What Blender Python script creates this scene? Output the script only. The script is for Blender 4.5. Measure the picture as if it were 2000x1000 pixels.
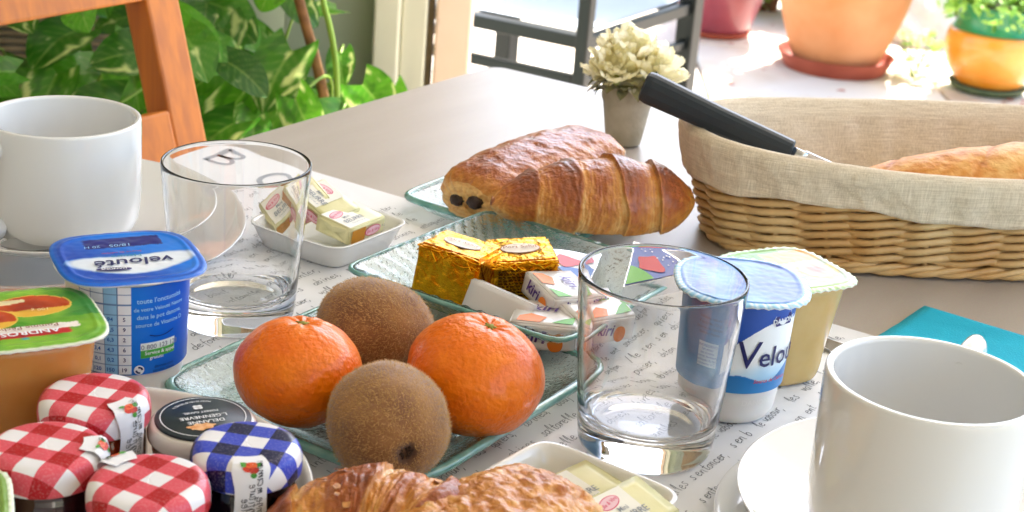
import bpy, bmesh, math, random
from math import sin, cos, pi, radians, sqrt, atan2, hypot
from mathutils import Vector, Matrix, noise
random.seed(7)
sc = bpy.context.scene
for o in list(bpy.data.objects): bpy.data.objects.remove(o)
TZ = 0.75                      # height of the table top

# ------------------------------------------------------------------ camera, sky, sun, exposure
PITCH, ROLL, CAMH = 0.35933, 0.08251, 0.35241
cp, sp, cr, sr = cos(PITCH), sin(PITCH), cos(ROLL), sin(ROLL)
fw = Vector((0, cp, -sp)); up0 = Vector((0, sp, cp)); rt0 = Vector((1, 0, 0))
Rv = cr*rt0 + sr*up0; Uv = -sr*rt0 + cr*up0
cam = bpy.data.cameras.new('camera'); camo = bpy.data.objects.new('camera', cam)
sc.collection.objects.link(camo); sc.camera = camo
mw = Matrix.Identity(4)
for i in range(3):
    mw[i][0] = Rv[i]; mw[i][1] = Uv[i]; mw[i][2] = -fw[i]
mw[2][3] = TZ + CAMH
camo.matrix_world = mw
cam.sensor_width = 36; cam.lens = 36*3.1033/2.0
cam.clip_start = 0.02; cam.clip_end = 400
cam.dof.use_dof = True; cam.dof.focus_distance = 0.82; cam.dof.aperture_fstop = 20

SUN_EL, SUN_AZ = radians(52), radians(22)          # azimuth from +y (garden side) towards +x
w = bpy.data.worlds.new('World'); sc.world = w; w.use_nodes = True
nt = w.node_tree; nt.nodes.clear()
sky = nt.nodes.new('ShaderNodeTexSky'); sky.sky_type = 'NISHITA'; sky.sun_disc = False
sky.sun_elevation = SUN_EL; sky.sun_rotation = SUN_AZ; sky.air_density = 1.0; sky.dust_density = 2.0; sky.ozone_density = 0.6
bg = nt.nodes.new('ShaderNodeBackground'); bg.inputs[1].default_value = 0.15
out = nt.nodes.new('ShaderNodeOutputWorld')
nt.links.new(sky.outputs[0], bg.inputs[0]); nt.links.new(bg.outputs[0], out.inputs[0])
sun = bpy.data.lights.new('sun', 'SUN'); sun.energy = 4.0; sun.angle = radians(0.53); sun.color = (1, .95, .87)
suno = bpy.data.objects.new('sun', sun); sc.collection.objects.link(suno)
sd = Vector((sin(SUN_AZ)*cos(SUN_EL), cos(SUN_AZ)*cos(SUN_EL), sin(SUN_EL)))
suno.rotation_euler = sd.to_track_quat('Z', 'Y').to_euler()
suno.location = (2, 6, 8)
vs = sc.view_settings; sc.display_settings.display_device = 'sRGB'
vs.view_transform = 'Standard'; vs.look = 'None'; vs.exposure = 2.28; vs.gamma = 1; vs.use_curve_mapping = False
sc.render.engine = 'CYCLES'
cy = sc.cycles
cy.max_bounces = 14; cy.diffuse_bounces = 5; cy.glossy_bounces = 6; cy.transmission_bounces = 14; cy.transparent_max_bounces = 16
cy.caustics_refractive = True; cy.caustics_reflective = True; cy.blur_glossy = 0.5; cy.sample_clamp_indirect = 6
cy.use_denoising = True

# ------------------------------------------------------------------ materials
MATS = {}
def mat(name, col=(.8,.8,.8), rough=.5, metal=0., trans=0., ior=1.45, coat=0., sss=0., sssr=(.01,.005,.003),
        attr=None, bump=None, var=None, sheen=0., spec=None, coatr=.05):
    """col base colour; attr: name of a colour attribute that replaces it; bump=(scale, strength, distance, detail);
    var=(scale, colour2, amount) noise variation"""
    if name in MATS: return MATS[name]
    m = bpy.data.materials.new(name); m.use_nodes = True; n = m.node_tree.nodes; l = m.node_tree.links
    b = n['Principled BSDF']; c = (*col, 1)
    b.inputs['Base Color'].default_value = c; b.inputs['Roughness'].default_value = rough
    b.inputs['Metallic'].default_value = metal; b.inputs['Transmission Weight'].default_value = trans
    b.inputs['IOR'].default_value = ior; b.inputs['Coat Weight'].default_value = coat; b.inputs['Coat Roughness'].default_value = coatr
    if sheen: b.inputs['Sheen Weight'].default_value = sheen
    if spec is not None: b.inputs['Specular IOR Level'].default_value = spec
    if sss:
        b.inputs['Subsurface Weight'].default_value = sss; b.inputs['Subsurface Radius'].default_value = (1, .5, .3)
        b.inputs['Subsurface Scale'].default_value = sssr[0]
    src = None
    if attr:
        a = n.new('ShaderNodeAttribute'); a.attribute_name = attr; src = a.outputs['Color']
    tc = n.new('ShaderNodeTexCoord')
    if var:
        t = n.new('ShaderNodeTexNoise'); t.inputs['Scale'].default_value = var[0]; t.inputs['Detail'].default_value = 5
        l.new(tc.outputs['Object'], t.inputs['Vector'])
        r = n.new('ShaderNodeMapRange'); r.inputs[1].default_value = .35; r.inputs[2].default_value = .65
        r.inputs[3].default_value = 0; r.inputs[4].default_value = var[2]; l.new(t.outputs['Fac'], r.inputs[0])
        mx = n.new('ShaderNodeMix'); mx.data_type = 'RGBA'; mx.inputs[7].default_value = (*var[1], 1)
        if src: l.new(src, mx.inputs[6])
        else: mx.inputs[6].default_value = c
        l.new(r.outputs[0], mx.inputs[0]); src = mx.outputs[2]
    if src: l.new(src, b.inputs['Base Color'])
    if bump:
        t = n.new('ShaderNodeTexNoise'); t.inputs['Scale'].default_value = bump[0]
        t.inputs['Detail'].default_value = bump[3] if len(bump) > 3 else 4
        l.new(tc.outputs['Object'], t.inputs['Vector'])
        bu = n.new('ShaderNodeBump'); bu.inputs['Strength'].default_value = bump[1]; bu.inputs['Distance'].default_value = bump[2]
        l.new(t.outputs['Fac'], bu.inputs['Height']); l.new(bu.outputs[0], b.inputs['Normal'])
    MATS[name] = m; return m

def glass_mat(name, col=(1,1,1), ior=1.5, rough=0., absorb=None, dens=0, bump=None):
    if name in MATS: return MATS[name]
    m = bpy.data.materials.new(name); m.use_nodes = True; n = m.node_tree.nodes; l = m.node_tree.links
    n.remove(n['Principled BSDF'])
    g = n.new('ShaderNodeBsdfGlass'); g.inputs['Color'].default_value = (*col, 1); g.inputs['IOR'].default_value = ior
    g.inputs['Roughness'].default_value = rough
    l.new(g.outputs[0], n['Material Output'].inputs['Surface'])
    if absorb:
        v = n.new('ShaderNodeVolumeAbsorption'); v.inputs['Color'].default_value = (*absorb, 1); v.inputs['Density'].default_value = dens
        l.new(v.outputs[0], n['Material Output'].inputs['Volume'])
    if bump:
        tc = n.new('ShaderNodeTexCoord'); t = n.new('ShaderNodeTexNoise'); t.inputs['Scale'].default_value = bump[0]
        t.inputs['Detail'].default_value = 2
        l.new(tc.outputs['Object'], t.inputs['Vector'])
        bu = n.new('ShaderNodeBump'); bu.inputs['Strength'].default_value = bump[1]; bu.inputs['Distance'].default_value = bump[2]
        l.new(t.outputs['Fac'], bu.inputs['Height']); l.new(bu.outputs[0], g.inputs['Normal'])
    MATS[name] = m; return m

# ------------------------------------------------------------------ object helpers
C = sc.collection
def tag(o, label=None, cat=None, group=None, kind=None):
    if label: o['label'] = label
    if cat: o['category'] = cat
    if group: o['group'] = group
    if kind: o['kind'] = kind
    return o
def thing(name, label, cat, loc=(0,0,0), rz=0, group=None, rot=None):
    o = bpy.data.objects.new(name, None); C.objects.link(o); o.empty_display_size = .01
    o.location = loc; o.rotation_euler = rot if rot else (0, 0, rz)
    return tag(o, label, cat, group)
def T(x, y, z=0): return (x, y, TZ + z)
def mo(name, vf, m=None, parent=None, smooth=True, cols=None, attrs=None, loc=None, rot=None):
    """one mesh object out of (verts, faces)"""
    v, f = vf[0], vf[1]
    me = bpy.data.meshes.new(name); me.from_pydata([tuple(p) for p in v], [], f); me.update()
    if len(f) < 60000 and len(v) > 60:
        bm = bmesh.new(); bm.from_mesh(me); bmesh.ops.recalc_face_normals(bm, faces=bm.faces[:]); bm.to_mesh(me); bm.free()
    if smooth:
        me.polygons.foreach_set('use_smooth', [True]*len(me.polygons))
    if cols is not None:
        a = me.color_attributes.new('Col', 'FLOAT_COLOR', 'POINT')
        flat = []
        for c in cols: flat += [c[0], c[1], c[2], 1.0]
        a.data.foreach_set('color', flat)
    if attrs:
        for k, vals in attrs.items():
            a = me.attributes.new(k, 'FLOAT_VECTOR', 'POINT'); a.data.foreach_set('vector', [x for q in vals for x in q])
    if m: me.materials.append(m)
    o = bpy.data.objects.new(name, me); C.objects.link(o)
    if parent: o.parent = parent
    if loc: o.location = loc
    if rot: o.rotation_euler = rot
    return o
def share(name, src, parent=None, loc=(0,0,0), rot=(0,0,0), scale=(1,1,1)):
    o = bpy.data.objects.new(name, src.data if hasattr(src, 'data') else src); C.objects.link(o)
    o.parent = parent; o.location = loc; o.rotation_euler = rot; o.scale = scale
    return o
def merge(*vfs):
    V, F = [], []
    for v, f in vfs:
        k = len(V); V += [tuple(p) for p in v]; F += [tuple(i+k for i in q) for q in f]
    return V, F
def xf(vf, M): return [tuple(M @ Vector(p)) for p in vf[0]], vf[1]
def tr(x=0, y=0, z=0, rx=0, ry=0, rz=0, s=1):
    return Matrix.Translation((x, y, z)) @ Matrix.Rotation(rz, 4, 'Z') @ Matrix.Rotation(ry, 4, 'Y') @ Matrix.Rotation(rx, 4, 'X') @ Matrix.Scale(s, 4)
def rings(R, closed=False, capa=True, capb=True):
    """list of rings (equal length) -> verts, faces"""
    n = len(R[0]); V = [p for r in R for p in r]; F = []
    m = len(R)
    for i in range(m if closed else m-1):
        a, b = i*n, ((i+1) % m)*n
        for j in range(n):
            k = (j+1) % n; F.append((a+j, a+k, b+k, b+j))
    if not closed:
        if capa: V.append(tuple(sum(c)/n for c in zip(*R[0]))); q = len(V)-1; F += [(q, (j+1) % n, j) for j in range(n)]
        if capb: V.append(tuple(sum(c)/n for c in zip(*R[-1]))); q = len(V)-1; o = (m-1)*n; F += [(q, o+j, o+(j+1) % n) for j in range(n)]
    return V, F
def lathe(prof, n=72, closed=False):
    """prof: (r,z); points with r=0 at the ends become caps"""
    P = list(prof); capa = capb = False
    if not closed:
        if P[0][0] < 1e-7: P = P[1:]; capa = True
        if P[-1][0] < 1e-7: P = P[:-1]; capb = True
    R = [[(r*cos(2*pi*j/n), r*sin(2*pi*j/n), z) for j in range(n)] for r, z in P]
    return rings(R, closed, capa, capb)
def sm(pts, k=3, closed=False):
    """Chaikin rounding of a 2D/3D polyline"""
    for _ in range(k):
        q = [] if closed else [pts[0]]
        N = len(pts)
        for i in range(N if closed else N-1):
            a, b = pts[i], pts[(i+1) % N]
            q.append(tuple(.75*x+.25*y for x, y in zip(a, b))); q.append(tuple(.25*x+.75*y for x, y in zip(a, b)))
        if not closed: q.append(pts[-1])
        pts = q
    return pts
def dense(pts, d=.0012):
    r = [pts[0]]
    for a, b in zip(pts, pts[1:]):
        n = max(1, int(hypot(b[0]-a[0], b[1]-a[1])/d))
        r += [(a[0]+(b[0]-a[0])*i/n, a[1]+(b[1]-a[1])*i/n) for i in range(1, n+1)]
    return r
def sring(a, b, e, z, n=96, rot=0):
    """superellipse ring"""
    r = []
    for j in range(n):
        t = 2*pi*j/n; c, s = cos(t), sin(t)
        d = (abs(c/a)**e + abs(s/b)**e)**(-1/e)
        r.append((d*cos(t)*cos(rot)-d*sin(t)*sin(rot), d*cos(t)*sin(rot)+d*sin(t)*cos(rot), z))
    return r
def tube(path, rad, n=10, flat=1., caps=True, closed=False):
    P = [Vector(p) for p in path]; R = []; N = len(P)
    prev = None
    for i, p in enumerate(P):
        if closed: t = P[(i+1) % N]-P[i-1]
        else: t = P[min(i+1, N-1)]-P[max(i-1, 0)]
        t.normalize()
        if prev is None:
            a = Vector((0,0,1)) if abs(t.z) < .9 else Vector((1,0,0)); u = t.cross(a).normalized()
        else:
            u = (prev - t*prev.dot(t)).normalized()
        prev = u; v_ = t.cross(u); r = rad[i] if hasattr(rad, '__len__') else rad
        R.append([tuple(p + u*(r*cos(2*pi*j/n)) + v_*(r*flat*sin(2*pi*j/n))) for j in range(n)])
    return rings(R, closed, caps, caps)
def bx(sx, sy, sz, bev=0., seg=2, c=(0,0,0)):
    bm = bmesh.new(); bmesh.ops.create_cube(bm, size=1)
    for q in bm.verts: q.co = Vector((q.co.x*sx, q.co.y*sy, q.co.z*sz)) + Vector(c)
    if bev: bmesh.ops.bevel(bm, geom=bm.edges[:], offset=bev, segments=seg, profile=.5, affect='EDGES')
    bm.verts.index_update()
    r = [tuple(q.co) for q in bm.verts], [tuple(x.index for x in f.verts) for f in bm.faces]; bm.free(); return r
def nz(x, y, z, s=1., o=0.): return noise.noise(Vector((x*s+o, y*s-o, z*s+2*o)))
def fbm(x, y, z, s=1., oc=4):
    a, t = 1., 0.
    for _ in range(oc): t += a*noise.noise(Vector((x*s, y*s, z*s))); s *= 2.03; a *= .5
    return t
def lerp(a, b, t):
    t = max(0., min(1., t)); return tuple(x+(y-x)*t for x, y in zip(a, b))
def hexc(h):
    r = [int(h[i:i+2], 16)/255 for i in (0, 2, 4)]
    return tuple(x/12.92 if x < .04045 else ((x+.055)/1.055)**2.4 for x in r)
_txt = {}
def text2d(s, size=1., shear=0., bold=0.):
    """flat text as (2D verts, faces), centred on its own width, baseline at 0"""
    k = (s, shear, bold)
    if k not in _txt:
        cu = bpy.data.curves.new('t', 'FONT'); cu.body = s; cu.size = 1; cu.shear = shear; cu.offset = bold; cu.resolution_u = 2
        o = bpy.data.objects.new('t', cu); C.objects.link(o)
        dg = bpy.context.evaluated_depsgraph_get(); me = bpy.data.meshes.new_from_object(o.evaluated_get(dg))
        V = [(p.co.x, p.co.y) for p in me.vertices]; F = [tuple(f.vertices) for f in me.polygons]
        bpy.data.objects.remove(o); bpy.data.curves.remove(cu); bpy.data.meshes.remove(me)
        if V:
            x0 = min(p[0] for p in V); x1 = max(p[0] for p in V); V = [(p[0]-(x0+x1)/2, p[1]) for p in V]
        _txt[k] = (V, F)
    V, F = _txt[k]
    return [(p[0]*size, p[1]*size) for p in V], F
def place2d(vf, x=0, y=0, rot=0, fn=None, z=0):
    """put 2D geometry at x,y rotated, through fn(u,v,z)->3D"""
    V = []
    for p in vf[0]:
        u = x + p[0]*cos(rot)-p[1]*sin(rot); v = y + p[0]*sin(rot)+p[1]*cos(rot)
        V.append(fn(u, v, z) if fn else (u, v, z))
    return V, vf[1]
def cyl(R, a0, z0=0, taper=0.):
    """map (u to the right seen from outside, v up) onto a cylinder, angle a0 at u=0"""
    return lambda u, v, z=0: ((R+taper*v+z)*cos(a0+u/R), (R+taper*v+z)*sin(a0+u/R), z0+v)
def ribbon(pts, wd):
    """flat 2D ribbon along a polyline"""
    V, F = [], []
    for i, p in enumerate(pts):
        a = pts[max(i-1, 0)]; b = pts[min(i+1, len(pts)-1)]
        dx, dy = b[0]-a[0], b[1]-a[1]; L = hypot(dx, dy) or 1
        V += [(p[0]-dy/L*wd/2, p[1]+dx/L*wd/2), (p[0]+dy/L*wd/2, p[1]-dx/L*wd/2)]
        if i: F.append((2*i-2, 2*i-1, 2*i+1, 2*i))
    return V, F
def poly2d(pts): return list(pts), [tuple(range(len(pts)))]
def ell2d(cx, cy_, a, b, rot=0, n=28):
    return poly2d([(cx+a*cos(t)*cos(rot)-b*sin(t)*sin(rot), cy_+a*cos(t)*sin(rot)+b*sin(t)*cos(rot)) for t in [2*pi*i/n for i in range(n)]])
def grid(nu, nv, fn, cf=None, closed=False):
    """fn(s,t)->3D for s,t in 0..1"""
    V, F, K = [], [], []
    for j in range(nv+1):
        for i in range(nu+1):
            s, t = i/nu, j/nv; V.append(fn(s, t))
            if cf: K.append(cf(s, t))
    for j in range(nv):
        for i in range(nu):
            a = j*(nu+1)+i; F.append((a, a+1, a+nu+2, a+nu+1))
    return (V, F), K

# directions of the table: e1 runs along its left side away from the camera, e2 across it to the left
YAW = 1.0217
E1 = Vector((cos(YAW), sin(YAW), 0)); E2 = Vector((-sin(YAW), cos(YAW), 0))
def te(a, b, z=0): p = E1*a + E2*b; return (p.x, p.y, z)

# colour materials used widely
porcelain = mat('porcelain', (.79,.79,.78), .08, coat=.6, coatr=.03, bump=(45, .04, .001))
M_white = mat('white_plastic', (.83,.83,.82), .35, sss=.1)
def print_mat(): return mat('printed_foil', (.8,.8,.8), .36, attr='Col', coat=.12, coatr=.1)
INK_NAVY = mat('navy_ink', hexc('1b1f5e'), .4)
INK_WHITE = mat('white_ink', (.85,.87,.9), .4)
INK_PALE = mat('pale_blue_ink', hexc('9fd0f2'), .4)
INK_RED = mat('red_ink', hexc('c4242b'), .4)
INK_PINK = mat('pink_ink', hexc('d8476e'), .4)
INK_PURPLE = mat('purple_ink', hexc('4a2a86'), .4)
INK_ORANGE = mat('orange_ink', hexc('e8842a'), .4)
INK_GREEN = mat('green_ink', hexc('5fae2e'), .4)
INK_BLACK = mat('black_ink', hexc('23252e'), .5)
INK_GREY = mat('grey_ink', hexc('8f949c'), .6)
INK_BLUE = mat('blue_ink', hexc('1f63b5'), .4)

# ------------------------------------------------------------------ the room and the terrace
def setting():
    # ground: one sheet to the horizon
    g = mat('garden_ground', (.30,.26,.19), .95, var=(3, (.12,.17,.06), .8), bump=(40, .5, .02))
    o = mo('ground', ([(-150,-150,-.02),(150,-150,-.02),(150,150,-.02),(-150,150,-.02)], [(0,1,2,3)]), g, smooth=False); tag(o, kind='structure')
    # pale terrace slabs
    m = bpy.data.materials.new('terrace_stone'); m.use_nodes = True; n = m.node_tree.nodes; l = m.node_tree.links; b = n['Principled BSDF']
    tc = n.new('ShaderNodeTexCoord'); t = n.new('ShaderNodeTexNoise'); t.inputs['Scale'].default_value = 2.2; t.inputs['Detail'].default_value = 7
    cr_ = n.new('ShaderNodeValToRGB'); e = cr_.color_ramp.elements
    e[0].position = .38; e[0].color = (.56,.44,.32,1); e[1].position = .56; e[1].color = (.70,.64,.55,1)
    l.new(tc.outputs['Object'], t.inputs['Vector']); l.new(t.outputs['Fac'], cr_.inputs['Fac']); l.new(cr_.outputs[0], b.inputs['Base Color'])
    b.inputs['Roughness'].default_value = .8
    random.seed(3)
    t0 = thing('terrace', None, None, (0,0,0)); t0['kind'] = 'structure'
    base = mo('slab_bed', bx(9.0, 7.6, .03, 0, c=(1.9, 3.0+1.6, -.012)), mat('mortar', (.40,.33,.25), .9), t0, smooth=False)
    slab = None
    for i in range(13):
        for j in range(12):
            x, y = -2.3+i*.7, 1.15+j*.62
            if x > 6.2 or y > 8.3: continue
            if slab is None:
                slab = mo('paving_slab', bx(.69, .61, .03, .006, 1), m, t0, smooth=False, loc=(x+.35, y+.31, .010)); s = slab
            else: s = share('paving_slab', slab, t0, (x+.35, y+.31, .010+random.uniform(-.002, .002)))
    # indoor floor
    fl = thing('floor', None, None, (0,0,0)); fl['kind'] = 'structure'
    fm = mat('floor_tile_clay', (.42,.33,.25), .4, var=(4, (.33,.24,.17), .6))
    mo('floor_bed', bx(5.2, 4.6, .03, 0, c=(-.4, -1.15, -.002)), mat('mortar', ()), fl, smooth=False)
    tile = None
    for i in range(12):
        for j in range(11):
            p = (-2.78+i*.43, -3.22+j*.415, .022)
            if tile is None: tile = mo('floor_tile', bx(.422, .407, .02, .003, 1), fm, fl, smooth=False, loc=p)
            else: share('floor_tile', tile, fl, p)
    # walls and ceiling
    wm = mat('plaster_wall', (.72,.70,.64), .9, bump=(60, .2, .004))
    o = mo('wall_left', bx(.2, 5.6, 2.7, 0, c=(-3.1, -.55, 1.35)), wm, smooth=False); tag(o, kind='structure')
    o = mo('added_wall_front', bx(5.6, .2, 2.7, 0, c=(-.4, -3.5, 1.35)), wm, smooth=False); tag(o, kind='structure')  # unseen wall behind the camera, added to cut the sky's fill light
    gm = mat('greyish_render', (.38,.42,.36), .9, bump=(50, .2, .004))
    o = mo('wall_back', bx(2.72, .18, 2.7, 0, c=(-1.64, 2.5, 1.35)), gm, smooth=False); tag(o, kind='structure')
    o = mo('ceiling', bx(5.6, 6.3, .14, 0, c=(-.4, -.25, 2.62)), mat('white_ceiling', (.8,.8,.78), .9), smooth=False); tag(o, kind='structure')
setting()

def door_frame():
    t = thing('door_frame', 'cream door jamb with thin dark gasket and peach wooden edge beside the terrace chair', 'door frame', (-.222, 2.26, 0), radians(0))
    cm = mat('cream_paint', (.80,.77,.60), .5, var=(8, (.70,.68,.52), .5))
    gr = mat('grey_green_paint', (.38,.44,.33), .7, var=(3, (.48,.53,.38), .9))
    H = 2.5
    mo('side_panel', bx(.13, .05, H, .003, c=(-.07, .03, H/2)), gr, t, smooth=False)
    mo('jamb', bx(.038, .09, H, .004, c=(.018, 0, H/2)), cm, t, smooth=False)
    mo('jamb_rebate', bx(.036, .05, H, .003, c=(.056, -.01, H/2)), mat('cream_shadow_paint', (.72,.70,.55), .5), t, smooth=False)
    mo('gasket', bx(.008, .03, H, .001, c=(.079, -.01, H/2)), mat('dark_gasket', (.10,.07,.03), .6), t, smooth=False)
    mo('door_edge', bx(.052, .045, H, .004, c=(.112, -.012, H/2)), mat('peach_wood', hexc('f6dcc6'), .5, var=(5, hexc('efcdb2'), .6)), t, smooth=False)
door_frame()

# ------------------------------------------------------------------ table
def table():
    t = thing('dining_table', 'long taupe dining table laid for breakfast', 'table', (0,0,0), YAW)
    m = bpy.data.materials.new('taupe_top'); m.use_nodes = True; n = m.node_tree.nodes; l = m.node_tree.links; b = n['Principled BSDF']
    tc = n.new('ShaderNodeTexCoord'); mp = n.new('ShaderNodeMapping'); mp.inputs['Scale'].default_value = (2.5, 14, 5); mp.inputs['Rotation'].default_value = (0,0,.35)
    t1 = n.new('ShaderNodeTexNoise'); t1.inputs['Scale'].default_value = 1.6; t1.inputs['Detail'].default_value = 6
    r = n.new('ShaderNodeValToRGB'); e = r.color_ramp.elements; e[0].position = .32; e[0].color = (.465,.41,.36,1); e[1].position = .62; e[1].color = (.52,.465,.415,1)
    t2 = n.new('ShaderNodeTexNoise'); t2.inputs['Scale'].default_value = 900; t2.inputs['Detail'].default_value = 2
    mx = n.new('ShaderNodeMix'); mx.data_type = 'RGBA'; mx.blend_type = 'MULTIPLY'; mx.inputs[0].default_value = .25
    l.new(tc.outputs['Object'], mp.inputs[0]); l.new(mp.outputs[0], t1.inputs['Vector']); l.new(tc.outputs['Object'], t2.inputs['Vector'])
    l.new(t1.outputs['Fac'], r.inputs[0]); l.new(r.outputs[0], mx.inputs[6]); l.new(t2.outputs['Color'], mx.inputs[7]); l.new(mx.outputs[2], b.inputs['Base Color'])
    b.inputs['Roughness'].default_value = .36
    bu = n.new('ShaderNodeBump'); bu.inputs['Strength'].default_value = .25; bu.inputs['Distance'].default_value = .0006
    l.new(t2.outputs['Fac'], bu.inputs['Height']); l.new(bu.outputs[0], b.inputs['Normal'])
    # top as a slab with a softly rounded corner; local x along e1, y along e2
    x0, x1, y0, y1 = -.35, 1.208, -.13, .776
    R = []
    for z, ins in ((TZ-.030, .003), (TZ-.027, 0), (TZ-.003, 0), (TZ-.0008, .0012), (TZ, .003)):
        ring = []
        for cx, cy_, a0 in ((x1, y1, 0), (x0, y1, 90), (x0, y0, 180), (x1, y0, 270)):
            rr = .018
            for k in range(7):
                a = radians(a0+15*k); ring.append((cx-math.copysign(rr, cx-.4)+(rr-ins)*cos(a), cy_-math.copysign(rr, cy_-.3)+(rr-ins)*sin(a), z))
        R.append(ring)
    V, F = rings(R, False, False, False); n0 = len(R[0]); F.append(tuple(range(n0-1, -1, -1))); F.append(tuple(range((len(R)-1)*n0, len(R)*n0)))
    mo('tabletop', (V, F), m, t, smooth=False)
    wd = mat('dark_table_wood', (.16,.10,.06), .5)
    mo('apron', bx(1.40, .78, .07, .004, c=(.43, .32, TZ-.068)), wd, t, smooth=False)
    for x in (-.24, 1.10):
        for y in (-.03, .68): mo('leg', bx(.06, .06, TZ-.104, .004, c=(x, y, (TZ-.104)/2+.033)), wd, t, smooth=False)
table()

# single-stroke handwriting
HW = {'a':"8 9,4 10,1 6,2 1,5 0,8 5;8 10,8 2,10 0",'b':"1 20,1 1,5 0,8 4,7 9,4 10,1 6",'c':"8 8,5 10,1 7,1 2,5 0,8 2",'d':"8 8,4 10,1 6,2 1,5 0,8 4;9 20,8 0",
'e':"1 5,8 6,7 9,4 10,1 6,2 1,5 0,9 2",'f':"8 18,6 20,4 17,4 -6;1 9,8 10",'g':"8 9,4 10,1 6,2 2,5 1,8 5;8 10,7 -6,3 -7",'h':"1 20,1 0,2 6,5 10,7 8,8 0",
'i':"3 10,3 1,5 0;3 14,4 15",'j':"4 10,3 -6,0 -7;4 14,5 15",'l':"1 8,3 18,5 20,3 4,5 0",'m':"1 10,1 0,2 7,4 10,5 7,5 0,6 7,8 10,9 7,10 0",'n':"1 10,1 0,2 7,5 10,7 8,7 1,9 0",
'o':"5 10,1 7,1 2,5 0,8 3,7 8,5 10,9 9",'p':"1 10,1 -8;1 7,4 10,8 8,8 3,4 0,1 2",'q':"8 9,4 10,1 6,2 2,5 1,8 5;8 10,8 -8",'r':"1 10,2 0,2 7,5 10,8 9",
's':"7 9,4 10,2 8,6 4,6 1,3 0,0 2",'t':"4 17,3 2,5 0,7 1;0 10,7 11",'u':"1 10,1 3,3 0,6 2,7 10,7 2,9 0",'v':"1 10,4 0,8 10",'z':"1 9,7 9,2 0,8 1",
',':"2 1,0 -4",'/':"0 -4,6 18","'":"2 18,1 14"}
def handwriting(s, h, wd, rnd):
    vf = []; x = 0
    for ch in s:
        if ch == ' ': x += 7; continue
        if ch not in HW: continue
        k = HW[ch]; jy = rnd.uniform(-1, 1); jx = rnd.uniform(.85, 1.15)
        for st in k.split(';'):
            P = [tuple(float(q) for q in p.split()) for p in st.split(',')]
            P = [((x + (q[0]*1.0+q[1]*.22)*jx)*h/10, (q[1]+jy)*h/10) for q in P]
            vf.append(ribbon(sm(P, 1) if len(P) > 2 else P, wd*rnd.uniform(.8, 1.15)))
        x += 10.5*jx if ch in 'abcdeghnopquz' else (14 if ch == 'm' else 7.5)
    if not vf: return ([], []), 0
    return merge(*[([(a, b) for a, b in v], f) for v, f in vf]), x*h/10
def runner():
    r = thing('paper_runner', 'white paper table runner covered with handwritten French words, lying across the table', 'table runner', T(0,0,0), YAW)
    m = mat('runner_paper', (.80,.81,.83), .6, var=(5, (.76,.78,.82), .6), bump=(35, .12, .002))
    x0, x1, y0, y1 = .474, .839, -.128, .771
    pts = []
    for cx, cy_, a0 in ((x1, y1, 0), (x0, y1, 90), (x0, y0, 180), (x1, y0, 270)):
        rr = .022
        for k in range(7): a = radians(a0+15*k); pts.append((cx-math.copysign(rr, cx-.6)+rr*cos(a), cy_-math.copysign(rr, cy_-.3)+rr*sin(a)))
    n = len(pts); V = [(p[0], p[1], z) for z in (.0004, .0011) for p in pts]
    F = [tuple(range(n-1, -1, -1)), tuple(range(n, 2*n))] + [(i, (i+1) % n, n+(i+1) % n, n+i) for i in range(n)]
    mo('paper', (V, F), m, r, smooth=False)
    rnd = random.Random(5)
    fill = ["minutes,", "attaques,", "boust", "la", "pause", "/ le", "sentoncer,", "s en", "sentiles", "abines,", "ent", "valle,", "bouj", "defon", "les", "rote,",
            "le vabour,", "puiser,", "nuches", "inter,", "quiers,", "saltarelle"]
    fixed = {0: ["", "le vabour,", "la pause", "/ le"], 1: ["sentiles", "s entoncer,", "s en b"], 2: ["abines,", "s enter", "minuches"], -1: ["boust", "inter,"], -2: ["minutes,", "attaques,"], 3: ["ent", "puiser,"]}
    parts = []; row0 = .276
    for k in range(-38, 30):
        yb = row0 - .0128*k
        if yb > .745 or yb < -.12: continue
        x = x0+.012+rnd.uniform(0, .03); words = list(fixed.get(k, [])); i = 0
        if k == 0: x = .655
        if k in (1, 2): x = .60 - .02*k
        end = x1-.012 if yb < .66 else x1-.05
        while x < end-.02:
            wd_ = words[i] if i < len(words) else rnd.choice(fill); i += 1
            if not wd_: continue
            vf, L = handwriting(wd_, .0036*rnd.uniform(.9, 1.1), .00042, rnd)
            if x+L > end: break
            if vf[0]: parts.append(place2d(vf, x, yb+rnd.uniform(-.0007, .0007), rnd.uniform(-.03, .03), None, .00125))
            x += L + rnd.uniform(.004, .010)
    o = mo('handwriting', merge(*parts), mat('runner_ink', hexc('666b75'), .8), r, smooth=False); tag(o, kind='stuff')
    # large grey capitals near the far left corner
    B = ribbon([(0,0),(0,.030)], .005); B2 = ribbon(sm([(0,.029),(.016,.029),(.019,.022),(.012,.016),(0,.016)], 2), .004); B3 = ribbon(sm([(0,.016),(.015,.016),(.022,.008),(.015,.0015),(0,.0015)], 2), .004)
    Cc = ribbon(sm([(.024,.026),(.014,.032),(.002,.024),(.002,.008),(.014,0),(.024,.006)], 2), .0045)
    for nm, vf, yy, xx in (('capital_letter', merge(B, B2, B3), .755, .800), ('capital_letter', Cc, .700, .790)):
        mo(nm, place2d(vf, xx, yy, -pi/2, None, .00128), mat('capital_ink', hexc('a3a8b0'), .8), r, smooth=False)
runner()

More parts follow.
